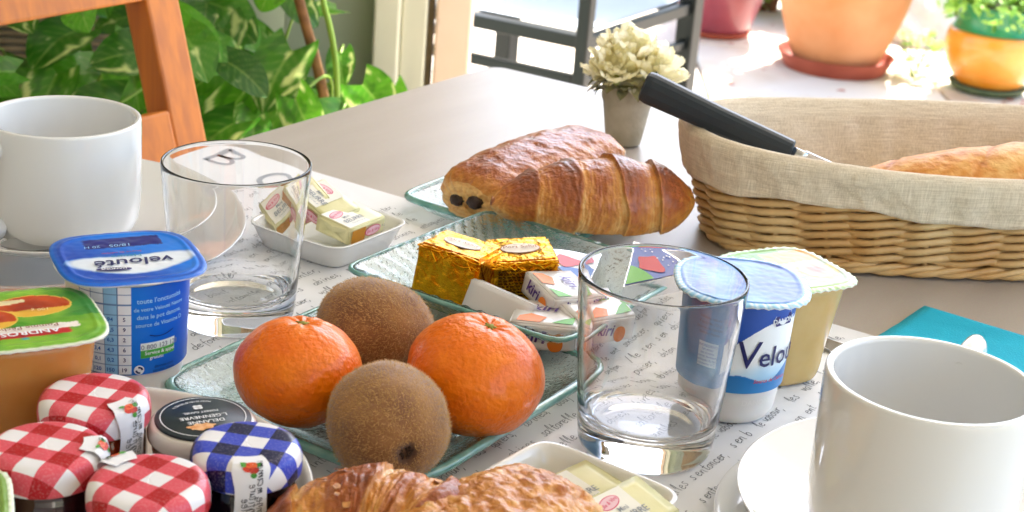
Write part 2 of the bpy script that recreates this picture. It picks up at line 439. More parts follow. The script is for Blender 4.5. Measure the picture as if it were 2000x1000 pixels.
# ------------------------------------------------------------------ porcelain
def cup(loc, R, H, hang, label, wall=.0038, group='white coffee cups'):
    t = thing('coffee_cup', label, 'cup', loc, 0, group)
    o = sm([(0,.003),(R*.62,.003),(R*.66,0),(R*.72,0),(R*.745,.004),(R*.93,.010),(R*.985,.022),(R*.99,H*.6),(R,H-.002),(R-.0008,H),(R-wall,H-.0004),(R-wall,H-.004),(R*.985-wall,.025),(R*.9-wall,.0135),(R*.6,.009),(0,.009)], 3)
    mo('bowl', lathe(o, 96), porcelain, t)
    pts = sm([(R*.97,0,H*.84),(R+.010,0,H*.91),(R+.026,0,H*.90),(R+.030,0,H*.56),(R+.022,0,H*.32),(R*.97,0,H*.22)], 3)
    h = mo('handle', xf(tube(pts, [.0042+.001*abs(2*i/(len(pts)-1)-1) for i in range(len(pts))], 16, 1.25), Matrix.Rotation(hang, 4, 'Z')), porcelain, t)
    return t
def saucer(loc, R, label, hgt=.018, name='saucer', well=.42, group='white saucers'):
    s = R/.082
    o = sm([(0,.0022),(R*.45,.0022),(R*.47,0),(R*.52,0),(R*.54,.003),(R*.75,hgt*.35),(R*.97,hgt*.86),(R,hgt*.97),(R-.001,hgt),(R*.955,hgt*.93),(R*.74,hgt*.35+.0035),(R*well+.006,.0058),(R*well,.0045),(0,.0045)], 3)
    ob = mo(name, lathe(o, 128), porcelain, None, loc=loc); tag(ob, label, name.replace('_', ' '), group)
    return ob
saucer(T(-.287,.880,.0013), .128, 'large white plate, lowest of the stack under the left coffee cup', .022, 'dinner_plate', .55, 'white plates')
saucer(T(-.262,.862,.0215), .088, 'white saucer lying on the large plate under the left coffee cup', .020)
cup(T(-.2520,.834,.0275), .0430, .072, radians(234), 'white coffee cup at the left edge standing on a stack of plates')
saucer(T(.190,.606,.0013), .094, 'lower white saucer of the pair under the right coffee cup', .012)
saucer(T(.190,.604,.0115), .086, 'upper white saucer directly under the right coffee cup', .018, well=.52)
cup(T(.172,.583,.0165), .0430, .080, radians(60), 'white coffee cup at the right edge beside the teal napkin')

def spoon(loc, rz, label):
    t = thing('teaspoon', label, 'spoon', loc, rz)
    st = mat('steel', (.62,.62,.63), .12, 1.)
    pts = [(x, 0, .002+.004*(x/.09)**2) for x in [i*.09/14 for i in range(15)]]
    mo('handle', tube(pts, [.0022+.0022*(i/14)**2 for i in range(15)], 10, .35), st, t)
    def f(s, u):
        a = 2*pi*s; r = u; return (-.018+.018*r*cos(a), .011*r*sin(a), .002-.0035*(1-r*r)+.002)
    g, _ = grid(32, 8, f); mo('bowl', g, st, t)
spoon(T(-.272,.785,.036), radians(200), 'steel teaspoon lying on the saucer at the foot of the left cup')

def sq_dish(loc, rz, a, b, H, label, th=.0035, m=None, name='butter_dish', group=None, e=7, cat='dish', flare=.82):
    m = m or porcelain
    R = []
    prof = [(.0, .0), (flare*.96, 0), (flare, .0012), (.97, H*.9), (1.0, H-.0006), (.995, H), (1-th/a*.9, H-.0006), (flare*1.0-th/a*.3, .0045), (flare*.9, .0034), (.0, .0032)]
    prof = sm(prof, 2)
    for r, z in prof:
        if r < 1e-4: r = .02
        R.append(sring(a*r, b*r, e if r > .3 else 3, z, 112))
    o = mo(name, rings(R), m, None, loc=loc, rot=(0,0,rz)); tag(o, label, cat, group)
    return o
sq_dish(T(-.1145,.926,.0013), YAW, .0370, .0370, .0165, 'small square white dish holding butter portions between the left tumbler and the back glass plate', group='square white butter dishes')
sq_dish(T(.0325,.6025,.0013), YAW-.05, .0360, .0385, .019, 'small square white dish holding butter portions in front of the right tumbler', group='square white butter dishes')

# ------------------------------------------------------------------ tumblers
gl = glass_mat('clear_glass', (1,1,1), 1.5)
def tumbler(loc, label):
    ro, rb, H = .0400, .0325, .090
    k = (ro-rb)/H
    wt = .0016
    o = [(0,.0014),(.021,.0012),(.027,.0002),(.0302,.0004),(.0318,.0022),(rb+k*.006,.006),(ro-.0001,H-.0022),(ro-.0003,H-.0004),(ro-.0010,H),(ro-wt-.0002,H-.0006),(ro-wt-.0004,H-.0024),
         (rb+k*.024-wt-.0002,.024),(rb+k*.018-wt-.0022,.0180),(.0255,.0158),(.018,.0150),(0,.0146)]
    o = dense(sm(o, 2))
    ob = mo('tumbler', lathe(o, 128), gl, None, loc=loc); tag(ob, label, 'glass', 'clear glass tumblers')
tumbler(T(-.1499,.8037,.0013), 'empty clear glass tumbler behind the blue yoghurt pot on the left')
tumbler(T(.071,.6893,.0013), 'empty clear glass tumbler in front of the blue yoghurt pot on the right')

# ------------------------------------------------------------------ glass plates
tg = glass_mat('green_tinted_glass', (.97,1,.99), 1.5, 0, (.16,.75,.66), 10, bump=(420, .5, .0014))
EDGE = mat('teal_glass_edge', (.16,.50,.44), .22, trans=.45, ior=1.5, coat=.6, var=(70, (.40,.74,.68), .8), bump=(160, .5, .0012))
def glass_plate(loc, rz, a, b, label, H=.013, th=.0048, m=tg, e=9, floor=.8, grp='square glass plates', er=.0026, cat='plate', ribs=0):
    up = [(0,.0), (floor*.97,0), (floor*1.02,.0008), (.975,H-th*.95), (.988,H-th*.6), (.988,H-th*.15), (.98,H), (floor*.99,th+.0006), (floor*.94,th), (0,th)]
    NR = 624 if ribs else 144
    R = [sring(a*max(r,.02), b*max(r,.02), e if r > .3 else 3, z, NR) for r, z in (sm(up, 2) if not ribs else dense(sm(up, 2), .06))]
    if ribs:
        # radial flutes pressed into the sloping border
        for q in range(len(R)):
            r = max(abs(R[q][0][0])/a, .0); w_ = max(0, min(1, (r-floor)/.06))*max(0, min(1, (.985-r)/.03))
            top = 1 if q > len(R)/2 else -.3
            R[q] = [(x, y, z+w_*top*ribs*(.5+.5*sin((x-y if abs(abs(x/a)-abs(y/b)) > .0 else x)*620))) for x, y, z in R[q]]
    t = thing('glass_plate', label, cat, loc, rz, grp)
    mo('plate', rings(R), m, t)
    path = sring(a, b, e, H-th*.42, 144)
    mo('rim', tube([(p[0], p[1], p[2]+.0004*nz(p[0]*60, p[1]*60, 0, 1)) for p in path], er, 8, .85, False, True), EDGE, t)
    return t
# front plate: corners (-.163,.693) (-.036,.603) (.05,.753)
glass_plate(T(-.0565,.723,.0013), YAW, .0865, .0780, 'square green glass plate under the oranges and kiwis')
# middle dish: corners (-.089,.836) (.029,.755) (.103,.871)
glass_plate(T(.006,.853,.0016), YAW-.02, .0715, .0735, 'deep square green glass dish filled with wrapped cheeses', H=.024, th=.0045, floor=.66, e=16, er=.0017, ribs=.0016)
# back plate
glass_plate(T(.008,1.019,.0006), YAW, .060, .065, 'square green glass plate under the chocolate bread and croissant at the back', H=.013)

# ------------------------------------------------------------------ fruit
def orange(loc, R, tilt, label, seed):
    m = mat('orange_peel', hexc('ee7410'), .42, attr='Col', coat=.4, coatr=.12, spec=.3, bump=(400, .6, .0020, 2))
    t = thing('clementine', label, 'clementine', loc, 0, 'clementines on the glass plate', rot=tilt)
    n1, n2 = 96, 64; V = []; K = []
    for j in range(1, n2):
        th = pi*j/n2
        for i in range(n1):
            a = 2*pi*i/n1; x, y, z = sin(th)*cos(a), sin(th)*sin(a), cos(th)
            r = R*(1+.018*nz(x, y, z, 1.8, seed)+.008*nz(x, y, z, 5, seed)); dim = .10*R*math.exp(-(th/.22)**2)
            rib = .012*R*cos(9*a)*math.exp(-(th/.5)**2)
            V.append((r*x, r*y, r*.86*z*(1)-dim+rib))
            q = .5+.5*nz(x, y, z, 2.2, seed+3)
            c = lerp(hexc('ee6c00'), hexc('fc8a00'), q); c = lerp(c, hexc('e25a00'), .5*(.5+.5*nz(x,y,z,6,seed))); pr = nz(x,y,z,34,seed+9); c = lerp(c, hexc('b84400'), max(0, pr-.2)*.55); bl = nz(x,y,z,11,seed+20); c = lerp(c, hexc('b86420'), .3*max(0, min(1, (bl-.62)*12))); K.append(c)
    F = [( (j*n1+i), ((j+1)*n1+i), ((j+1)*n1+(i+1) % n1), (j*n1+(i+1) % n1)) for j in range(n2-2) for i in range(n1)]
    V.append((0,0,R*.86-.11*R)); V.append((0,0,-R*.86)); K += [hexc('d97a20')]*2; a = len(V)-2
    F += [(a, i, (i+1) % n1) for i in range(n1)] + [(a+1, (n2-2)*n1+(i+1) % n1, (n2-2)*n1+i) for i in range(n1)]
    mo('peel', (V, F), m, t, cols=K)
    # calyx: a five-lobed dry green star
    pts = []
    for i in range(20):
        a = 2*pi*i/20; r = .0026+.0012*cos(5*a); pts.append((r*cos(a), r*sin(a)))
    V = [(x, y, z0) for z0 in (0, .0009) for x, y in pts]+[(0,0,.0014)]; n = 20
    F = [(i, (i+1) % n, n+(i+1) % n, n+i) for i in range(n)]+[(n+i, n+(i+1) % n, 2*n) for i in range(n)]
    mo('calyx', (V, F), mat('calyx_green', hexc('8a8a3a'), .8), t, loc=(0,0,R*.755))
    return t
orange(T(-.0950,.672,.0340), .0300, (radians(-8), radians(6), .4), 'orange clementine left of the kiwis, nearest the blue yoghurt pot', 1)
orange(T(-.0125,.682,.0352), .0330, (radians(10), radians(6), 1.2), 'orange clementine right of the kiwis, nearest the golden cheeses', 5)

def kiwi(loc, a, b, rot, label, seed):
    t = thing('kiwi', label, 'kiwi', loc, 0, 'kiwis on the glass plate', rot=rot)
    m = mat('kiwi_skin', hexc('8a6a40'), .8, attr='Col', sheen=.5, bump=(700, .5, .0008, 3))
    n1, n2 = 80, 60; V = []; K = []; N = []
    for j in range(1, n2):
        th = pi*j/n2
        for i in range(n1):
            q = 2*pi*i/n1; x, y, z = sin(th)*cos(q), sin(th)*sin(q), cos(th)
            r = 1+.045*nz(x, y, z, 1.5, seed)+.012*nz(x, y, z, 5, seed)
            pole = math.exp(-(th/.16)**2)
            V.append((b*r*x, b*r*y*.97, a*r*z - pole*.10*b*(1 if th < .5 else 0)))
            c = lerp(hexc('7d5230'), hexc('a0703e'), .5+.9*nz(x,y,z,2.2,seed)); c = lerp(c, hexc('4b2c18'), .9*math.exp(-((th-.12)/.12)**2)); K.append(c)
            N.append((x/b, y/b, z/a))
    F = [((j*n1+i), ((j+1)*n1+i), ((j+1)*n1+(i+1) % n1), (j*n1+(i+1) % n1)) for j in range(n2-2) for i in range(n1)]
    V.append((0,0,a*.90)); V.append((0,0,-a)); K += [hexc('4a3020'), hexc('6b4a2a')]; c0 = len(V)-2
    F += [(c0, i, (i+1) % n1) for i in range(n1)] + [(c0+1, (n2-2)*n1+(i+1) % n1, (n2-2)*n1+i) for i in range(n1)]
    mo('skin', (V, F), m, t, cols=K)
    rnd = random.Random(seed); HV, HF = [], []
    for k in range(11000):
        z = rnd.uniform(-1, .985); q = rnd.uniform(0, 2*pi); s = sqrt(1-z*z)
        x, y = s*cos(q), s*sin(q); p = Vector((b*x, b*y*.97, a*z))*(1+.045*nz(x, y, z, 1.5, seed)+.012*nz(x, y, z, 5, seed))
        n = Vector((x/b, y/b, z/a)).normalized()
        tq = Vector((rnd.gauss(0,1), rnd.gauss(0,1), rnd.gauss(0,1)-1.0)); tq = (tq - n*tq.dot(n)).normalized()
        d = (n*rnd.uniform(.25, .9)+tq).normalized(); L = rnd.uniform(.0010, .0026); sd_ = d.cross(n).normalized()*.00013
        i0 = len(HV); HV += [tuple(p-sd_), tuple(p+sd_), tuple(p+d*L)]; HF.append((i0, i0+1, i0+2))
    f = mo('fuzz', (HV, HF), mat('kiwi_fuzz', hexc('c49858'), .7, sheen=.3), t, smooth=False); f['kind'] = 'stuff'
    if label.startswith('kiwi with'):
        sc_ = []; 
        for k in range(26):
            q = rnd.uniform(0, 2*pi); r = .0008+.0022*rnd.random(); sc_.append(xf(bx(.0012,.0006,.0010,.0002,1), tr(r*cos(q), r*sin(q), a*.915, rz=q)))
        mo('stem_scar', merge(*sc_), mat('scar_brown', hexc('3c2a1c'), .9), t, smooth=False)
    return t
kiwi(T(-.0665,.737,.0305), .0315, .0262, (radians(90), 0, radians(64)), 'kiwi lying behind the two clementines', 3)
def aim(v): return Vector(v).to_track_quat('Z', 'Y').to_euler()
kiwi(T(-.0490,.6330,.0310), .0300, .0272, tuple(aim((.39,-.93,-.03))), 'kiwi with its stem scar turned to the front, between the clementines', 9)

# ------------------------------------------------------------------ pastry
CRUST = ('f0c47c', 'd68f3c', 'a8551c', '71300e')
def crust_mat(): return mat('baked_crust', (.6,.35,.15), .38, attr='Col', coat=.42, coatr=.22, sss=.05, sssr=(.003,), bump=(330, .9, .0020, 7))
def crust_col(k):
    k = max(0, min(.9999, k))*3; i = int(k); return lerp(hexc(CRUST[i]), hexc(CRUST[i+1]), k-i)
def croissant(loc, rz, L, R0, bend, label, seed, nseg=5, tilt=0, roll=0, brown=.0, grp='croissants', flat=.90, skew=0, flaky=0):
    t = thing('croissant', label, 'croissant', loc, 0, grp, rot=(roll, tilt, rz))
    NU, NV = 300, 110; V, K = [], []
    for j in range(NU+1):
        s = -1+2*j/NU
        px = L/2*s; py = -bend*(s*s)
        tang = Vector((L/2, -2*bend*s, 0)).normalized(); nrm = Vector((-tang.y, tang.x, 0))
        env = max(0, 1-abs(s)**2.6)**.62
        for i in range(NV):
            a = 2*pi*i/NV
            # wraps run slightly diagonally round the body
            u = s*nseg/2*1.0 + .16*sin(a+1.0)*(1 if s > 0 else -1)+.10*nz(s*2, cos(a), sin(a), 1.3, seed)
            fr = abs(u)+.5; fr = fr - math.floor(fr)          # 0 at inner edge of a wrap, 1 at outer end
            step = (1-fr)**1.0
            lay = 1+.17*(step-.5)*(1 if abs(u) > .5 else .35) + skew*s
            cx_, sx_ = cos(a), sin(a)
            wob = .045*fbm(s*3+seed, cx_*1.2, sx_*1.2, 1.3)
            stri = .005*sin(u*38+3*nz(s*4, cx_, sx_, 2, seed)*3)
            fl = .022*max(0, nz(s*14, cx_*2.5, sx_*2.5, 1.6, seed+8)) + flaky*(.5-abs(fbm(u*2.6+seed, cx_*1.1, sx_*1.1, 1.7, 5)))
            r = R0*env*(lay+wob+stri+fl)
            y, z = r*cx_, r*sx_*flat
            if z < -.62*R0*flat: z = -.62*R0*flat + (z+.62*R0*flat)*.12
            P = Vector((px, py, z)) + nrm*y
            V.append(tuple(P))
            top = .5+.5*sx_
            edge = math.exp(-((fr-.95)/.07)**2)*(.6+.6*nz(s*3, cx_, sx_, 2, seed))+.8*math.exp(-((fr-.02)/.04)**2)
            k = .16+.62*top**.8*(step*.6+.42) + .16*fbm(s*5+seed, cx_*2, sx_*2, 2.2, 4) - .42*edge + brown + .035*sin(u*38) + .12*top
            lam = math.exp(-((fr-.80)/.17)**2); k -= lam*(.16+.20*max(0, sin(u*70+2*nz(s*5, cx_, sx_, 1, seed))))*(1.15-.5*top)
            K.append(crust_col(k))
    F = [((j*NV+i), ((j+1)*NV+i), ((j+1)*NV+(i+1) % NV), (j*NV+(i+1) % NV)) for j in range(NU) for i in range(NV)]
    F = [tuple(reversed(f)) for f in F]
    o = mo('crust', (V, F), crust_mat(), t, cols=K)
    # loose flakes lifting off the surface
    rnd = random.Random(seed); fv = []
    for k in range(0 if flaky == 0 else 26):
        j = rnd.randrange(20, NU-20); i = rnd.randrange(NV//14, NV//2-4); p = Vector(V[j*NV+i]); c = Vector((-L/2+L*j/NU, -bend*(2*j/NU-1)**2, 0)); n = (p-c).normalized()
        w_, h_ = rnd.uniform(.001, .004), rnd.uniform(.0008, .002); a = rnd.uniform(-.5, .5)+pi/2
        tx = n.cross(Vector((1,0,0))).normalized(); ty = n.cross(tx)
        q = [p + (tx*cos(a)+ty*sin(a))*x + (ty*cos(a)-tx*sin(a))*y + n*(.0004+zz) for x, y, zz in ((-w_,-h_,0),(w_,-h_*.7,.0001),(w_*.8,h_,.0008),(-w_*.7,h_*.9,.0006))]
        q += [x + n*.00025 for x in q]
        fv.append(([tuple(x) for x in q], [(0,1,2,3),(7,6,5,4),(0,4,5,1),(1,5,6,2),(2,6,7,3),(3,7,4,0)]))
    if fv: f = mo('flakes', merge(*fv), mat('flake', hexc('c98a45'), .5, var=(300, hexc('8a4a1c'), .9), coat=.2), t, smooth=False); f['kind'] = 'stuff'
    return t
def choc_bread(loc, rz, L, W, H, label, seed, tilt=0, roll=0, brown=0, flaky=0):
    t = thing('chocolate_bread', label, 'pastry', loc, 0, 'chocolate breads', rot=(roll, tilt, rz))
    NU, NV = 260, 120; V, K = [], []
    for j in range(NU+1):
        s = sin(pi/2*(-1+2*j/NU)); env = (max(0, 1-abs(s)**12))**.36; env = env*(1-.10*s*s)
        for i in range(NV):
            a = 2*pi*i/NV; c, sn = cos(a), sin(a); e = 2.5
            d = (abs(c)**e+abs(sn)**e)**(-1/e)
            lay = .020*sin(sn*14+3*nz(s*2, c, sn, 1.2, seed)) if sn < .35 else 0
            wob = .05*fbm(s*3+seed, c*1.3, sn*1.3, 1.5)+.03*max(0, nz(s*10, c*4, sn*4, 1.4, seed+2))+flaky*(.5-abs(fbm(s*1.7+seed, c*3.2+s, sn*3.2, 1.3, 6)))
            r = env*(d+wob+lay)
            y = W/2*r*c; z = H/2*r*sn
            if sn < 0: z *= .75
            z += .06*H*(1-s*s)
            V.append((L/2*s*(1-.03*fbm(c*2, sn*2, s, 2)), y, z))
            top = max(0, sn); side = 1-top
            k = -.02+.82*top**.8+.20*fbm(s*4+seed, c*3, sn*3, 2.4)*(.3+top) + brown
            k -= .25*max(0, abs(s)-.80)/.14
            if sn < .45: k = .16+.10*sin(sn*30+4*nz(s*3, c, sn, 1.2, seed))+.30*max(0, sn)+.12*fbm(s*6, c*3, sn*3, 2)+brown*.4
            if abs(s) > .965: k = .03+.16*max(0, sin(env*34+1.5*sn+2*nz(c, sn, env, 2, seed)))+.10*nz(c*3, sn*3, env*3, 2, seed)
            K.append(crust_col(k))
    F = [((j*NV+i), (j*NV+(i+1) % NV), ((j+1)*NV+(i+1) % NV), ((j+1)*NV+i)) for j in range(NU) for i in range(NV)]
    V.append((-L/2*.985,0,.0)); V.append((L/2*.985,0,0)); K += [hexc('e8c98a')]*2; c0 = len(V)-2
    F += [(c0, (i+1) % NV, i) for i in range(NV)] + [(c0+1, NU*NV+i, NU*NV+(i+1) % NV) for i in range(NV)]
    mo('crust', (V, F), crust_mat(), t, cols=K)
    return t
def pain_end(t, L, W, H):
    """the cut end: pale layered dough with two chocolate sticks and the dark seam"""
    m = mat('pale_dough', hexc('e3c27a'), .6, bump=(300, .5, .001), var=(120, hexc('c99a48'), .7))
    ch = mat('dark_chocolate', hexc('2c1810'), .45, bump=(500, .6, .001))
    for y, z, w_ in ((.0060, .0020, .0052), (-.0090, .0045, .0060)):
        rr = []
        for x, q in ((-.0042,.25),(-.0040,.8),(-.0022,1),(0,1),(.01,1)):
            rr.append([(-L/2*.996+x, y+w_*q*cos(a)*(1+.35*nz(cos(a), sin(a), y*99, 1.9)), z+w_*.66*q*sin(a)*(1+.22*nz(cos(a), sin(a), y*50, 2))) for a in [2*pi*i/28 for i in range(28)]])
        mo('chocolate_stick', rings(rr), ch, t)
A_ = radians
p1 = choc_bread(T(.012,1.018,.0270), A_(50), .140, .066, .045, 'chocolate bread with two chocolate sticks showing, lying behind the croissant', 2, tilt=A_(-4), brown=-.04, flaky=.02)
pain_end(p1, .140, .064, .045)
croissant(T(.047,.968,.0320), A_(16), .136, .0285, .010, 'golden croissant lying in front of the chocolate bread on the back glass plate', 11, brown=.08, skew=.22)
croissant(T(-.034,.545,.0255), A_(-20), .098, .0275, .028, 'flaky croissant at the bottom edge of the table, next to the blue checked jam jar', 23, brown=-.06, flaky=.12, nseg=3.6)
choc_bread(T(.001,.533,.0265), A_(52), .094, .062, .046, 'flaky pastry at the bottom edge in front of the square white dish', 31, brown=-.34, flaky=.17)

# ------------------------------------------------------------------ yoghurt and compote pots
def sedist(x, y, a, e):
    return (abs(x/a)**e+abs(y/a)**e)**(1/e)
def lid(t, a, e, z, colf, m=None, skirt='white_plastic', crimp=0, name='lid', bulge=0., edge=(.9,.92,.95)):
    """foil lid: superellipse disc; colf(x,y,r)->colour in lid coordinates"""
    N, M = 160, 46; V, K = [], []
    for j in range(1, M+1):
        rr = j/M
        for i in range(N):
            q = 2*pi*i/N; c, s = cos(q), sin(q); d = a*(abs(c)**e+abs(s)**e)**(-1/e)
            cr_ = crimp*a*.012*sin(i*2*pi/N*40)*max(0, rr-.9)*10
            x, y = d*rr*c, d*rr*s
            g = z + bulge*(1-rr**2) + .0005*math.exp(-((rr-.86)/.03)**2) - .0006*max(0, rr-.95)/.05 + cr_ + .00018*nz(x, y, 0, 260)
            V.append((x, y, g)); K.append(colf(x, y, rr))
    V.append((0,0,z+bulge)); K.append(colf(0,0,0))
    F = [((j*N+i), ((j+1)*N+i), ((j+1)*N+(i+1) % N), (j*N+(i+1) % N)) for j in range(M-1) for i in range(N)]
    F += [(M*N, i, (i+1) % N) for i in range(N)]
    # underside
    b = (M-1)*N; k0 = len(V); V += [(x, y, zz-.0009) for x, y, zz in V[b:b+N]]; K += [edge]*N
    V += [(x*.86, y*.86, z-.0012) for x, y, zz in V[b:b+N]]; K += [edge]*N
    F += [(b+i, k0+i, k0+(i+1) % N, b+(i+1) % N) for i in range(N)]+[(k0+i, k0+N+i, k0+N+(i+1) % N, k0+(i+1) % N) for i in range(N)]
    return mo(name, (V, F), m or print_mat(), t, cols=K)
def pot_body(a, H, ab, mid, mm, t, e0=3.2, e1=2.2, rot=0, name='pot'):
    R = []
    zs = [(.0,.0,.55),(.0,.0006,.75),(0,.003,.90),(0,.009,.975),(0,.018,1.0)]
    prof = [(.05, .0012), (.70, .0008), (.80, .0002), (.90, .0022), (.965, .006), (.99, .012), (1.0, .020)]
    for r, z in sm(prof, 2): R.append(sring(ab*r, ab*r, e1, z, 96))
    for k in range(1, 13):
        s = k/12; z = .020+(H-.022)*s; r = ab+(a-ab)*s; ee = e1+(e0-e1)*s**3; R.append(sring(r, r, ee, z, 96))
    R.append(sring(a+.0045, a+.0045, e0+.4, H-.0016, 96)); R.append(sring(a+.0045, a+.0045, e0+.4, H-.0009, 96))
    return mo(name, rings(R, False, True, True), mm, t)
def band(t, R, z0, z1, a0, a1, colf, name='label', n=260, m=70, dr=.0006, taper=0., mt=None):
    """printed sleeve on a round wall; colf(u mm from centre line, v mm)->colour"""
    (V, F), K = grid(n, m, lambda s, q: ((R+taper*(z0+(z1-z0)*q)+dr)*cos(a0+(a1-a0)*s), (R+taper*(z0+(z1-z0)*q)+dr)*sin(a0+(a1-a0)*s), z0+(z1-z0)*q),
                     lambda s, q: colf((a0+(a1-a0)*s), z0+(z1-z0)*q))
    return mo(name, (V, F), mt or print_mat(), t, cols=K)
def wtext(t, s, size, R, a0, z, m, bold=0., shear=0., dr=.0009, name='lettering', rot=0, u=0, v=0):
    g = text2d(s, size, shear, bold)
    return mo(name, place2d(g, u, v, rot, cyl(R+dr, a0, z)), m, t, smooth=False)
def flat(t, vf, x, y, rot, z, m, name='lettering', fn=None):
    return mo(name, place2d(vf, x, y, rot, fn, z), m, t, smooth=False)

BLUE, DBLUE, LBLUE, PAPER = hexc('1d5fb6'), hexc('12349a'), hexc('7cc0ea'), hexc('e9eef2')
def veloute_left():
    a, H = .0330, .070
    rot = radians(27)
    t = thing('yoghurt_pot', 'yoghurt pot with flat blue square lid and nutrition table, in front of the left tumbler', 'yoghurt pot', T(-.183,.7055,.0013), 0, 'blue yoghurt pots')
    body = pot_body(.0290, H, .0262, 0, mat('milky_plastic', (.80,.78,.74), .3, sss=.3, sssr=(.006,)), t, 2.0, 2.0)
    cam_a = radians(-76)
    def lab(q, z):
        u = (q-cam_a)*.0285; v = z
        if u > .0016:
            c = lerp(hexc('0676dc'), hexc('0450c0'), (u-.0016)/.03)
            if .0060 < u < .0245 and .0285 < v < .0365: return hexc('e9f2ea') if v > .0325 else hexc('4fae46')
            return c
        if u > -.024:
            k = int((u+.024)/.0064); c = (PAPER, hexc('d9e8f4'), hexc('8fc6ea'), PAPER)[min(3, k)]
            g = ((u+.024)/.0064) % 1; h = ((v-.02)/.0052) % 1
            if g < .06 or h < .09: c = hexc('5b7fae')
            return c
        return hexc('e2dccb')
    band(t, .0266, .0200, .0655, cam_a-1.5, cam_a+1.75, lab, taper=.035, n=300, m=110)
    Rl = .0284
    for k, (s, sz) in enumerate((("Retrouvez", .0026), ("toute l'onctuosité", .0034), ("de votre Velouté Nature", .0027), ("dans le pot danone,", .0031), ("source de Vitamine D", .0029))):
        wtext(t, s, sz, Rl, cam_a+radians(32), .0610-.0040*k, INK_PALE, .01)
    sml = sm([(-.006,.0405),(-.002,.0392),(.003,.0395),(.007,.041)], 2)
    mo('smile_line', place2d(ribbon(sml, .0004), 0, 0, 0, cyl(Rl+.0007, cam_a+radians(32), 0)), INK_NAVY, t, smooth=False)
    wtext(t, "0 800 123 123", .0034, Rl, cam_a+radians(31), .0334, INK_GREY, .015)
    wtext(t, "Service & appel", .0026, Rl, cam_a+radians(31), .0306, INK_WHITE, .01)
    wtext(t, "gratuits", .0024, Rl, cam_a+radians(27), .0284-.0003, INK_WHITE, .01)
    # recycling roundel: white disc with two dark arrows
    f = cyl(Rl+.0008, cam_a+radians(10), .0232)
    mo('recycling_mark', place2d(ell2d(0,0,.0024,.0024), 0,0,0,f), INK_WHITE, t, smooth=False)
    for s in (0, pi):
        ar = ribbon([(.0014*cos(s+x), .0014*sin(s+x)) for x in [i*.32 for i in range(7)]], .0009)
        mo('recycling_arrow', place2d(ar, 0,0,0, cyl(Rl+.0011, cam_a+radians(10), .0232)), INK_NAVY, t, smooth=False)
    wtext(t, "danone.com", .0022, Rl, cam_a+radians(35), .0232, INK_NAVY)
    wtext(t, "service conso", .0022, Rl, cam_a+radians(35), .0212, INK_NAVY)
    for col, txts in enumerate((("Valeurs","kJ","kcal","prot.","gluc.","lip.","sel","Ca"), ("100 g","314","75","3,6","5,0","3,4","0,1","120"), ("125 g","393","94","4,5","6,3","4,3","0,2","150"), ("%AR","5","5","9","2","6","3","19"))):
        for k, s in enumerate(txts):
            wtext(t, s, .0028, Rl-.0004*k/7, cam_a-(.0208-.0064*col)/.0285, .0574-.0052*k+.0012, INK_BLUE if col < 3 else INK_NAVY, .02, dr=.0007)
    ca, sa = cos(-rot), sin(-rot)
    def col(x, y, r):
        # lid axes: x to the right of the text, y up (the text is upside down to the camera)
        if r > .955: return hexc('0668d0')
        if r > .90: return hexc('0254bc')
        if -.0200 < x < .0170 and -.0250 < y < -.0125: return hexc('040e78')
        e = ((x+.001)/.0275)**2 + ((y-.0075-.004*cos(x/.012))/.0105)**2
        if e < 1: return lerp(hexc('eef3f8'), hexc('dfe9f4'), e)
        if e < 1.35: return lerp(hexc('dfe9f4'), hexc('1e78d0'), (e-1)/.35)
        return lerp(hexc('007ce6'), hexc('0046b4'), .5+.5*sin(x*60+y*40))
    l = lid(t, .0345, 3.6, H, col); l.rotation_euler = (0,0,rot+pi)
    zt = H+.0006
    def on(vf, x, y, m, r=0, nm='lid_lettering'):
        o = flat(t, vf, x, y, r, zt, m, nm); o.rotation_euler = (0,0,rot+pi); return o
    on(text2d("velouté", .0125, .15, .012), -.001, .0050, INK_NAVY)
    on(text2d("Nature", .0050, 0, .0), .001, -.0006, mat('teal_ink', hexc('2a8f9c'), .4))
    on(text2d("Source de calcium", .0026, 0, .0), .002, -.0048, INK_RED)
    on(text2d("18/05", .0048, .1, .0), .0010, -.0152, INK_PALE)
    on(text2d("20 H", .0040, .1, .0), .0140, -.0150, INK_PALE)
    on(ell2d(0,0,.0082,.0020), .010, .0175-.001, mat('purple_navy_ink', hexc('2b1f6b'), .4), -.12, 'brand_oval')
    o = flat(t, text2d("DANONE", .0028, 0, .02), .010, .0156, -.12, zt+.0002, INK_WHITE, 'lid_lettering'); o.rotation_euler = (0,0,rot+pi)
veloute_left()
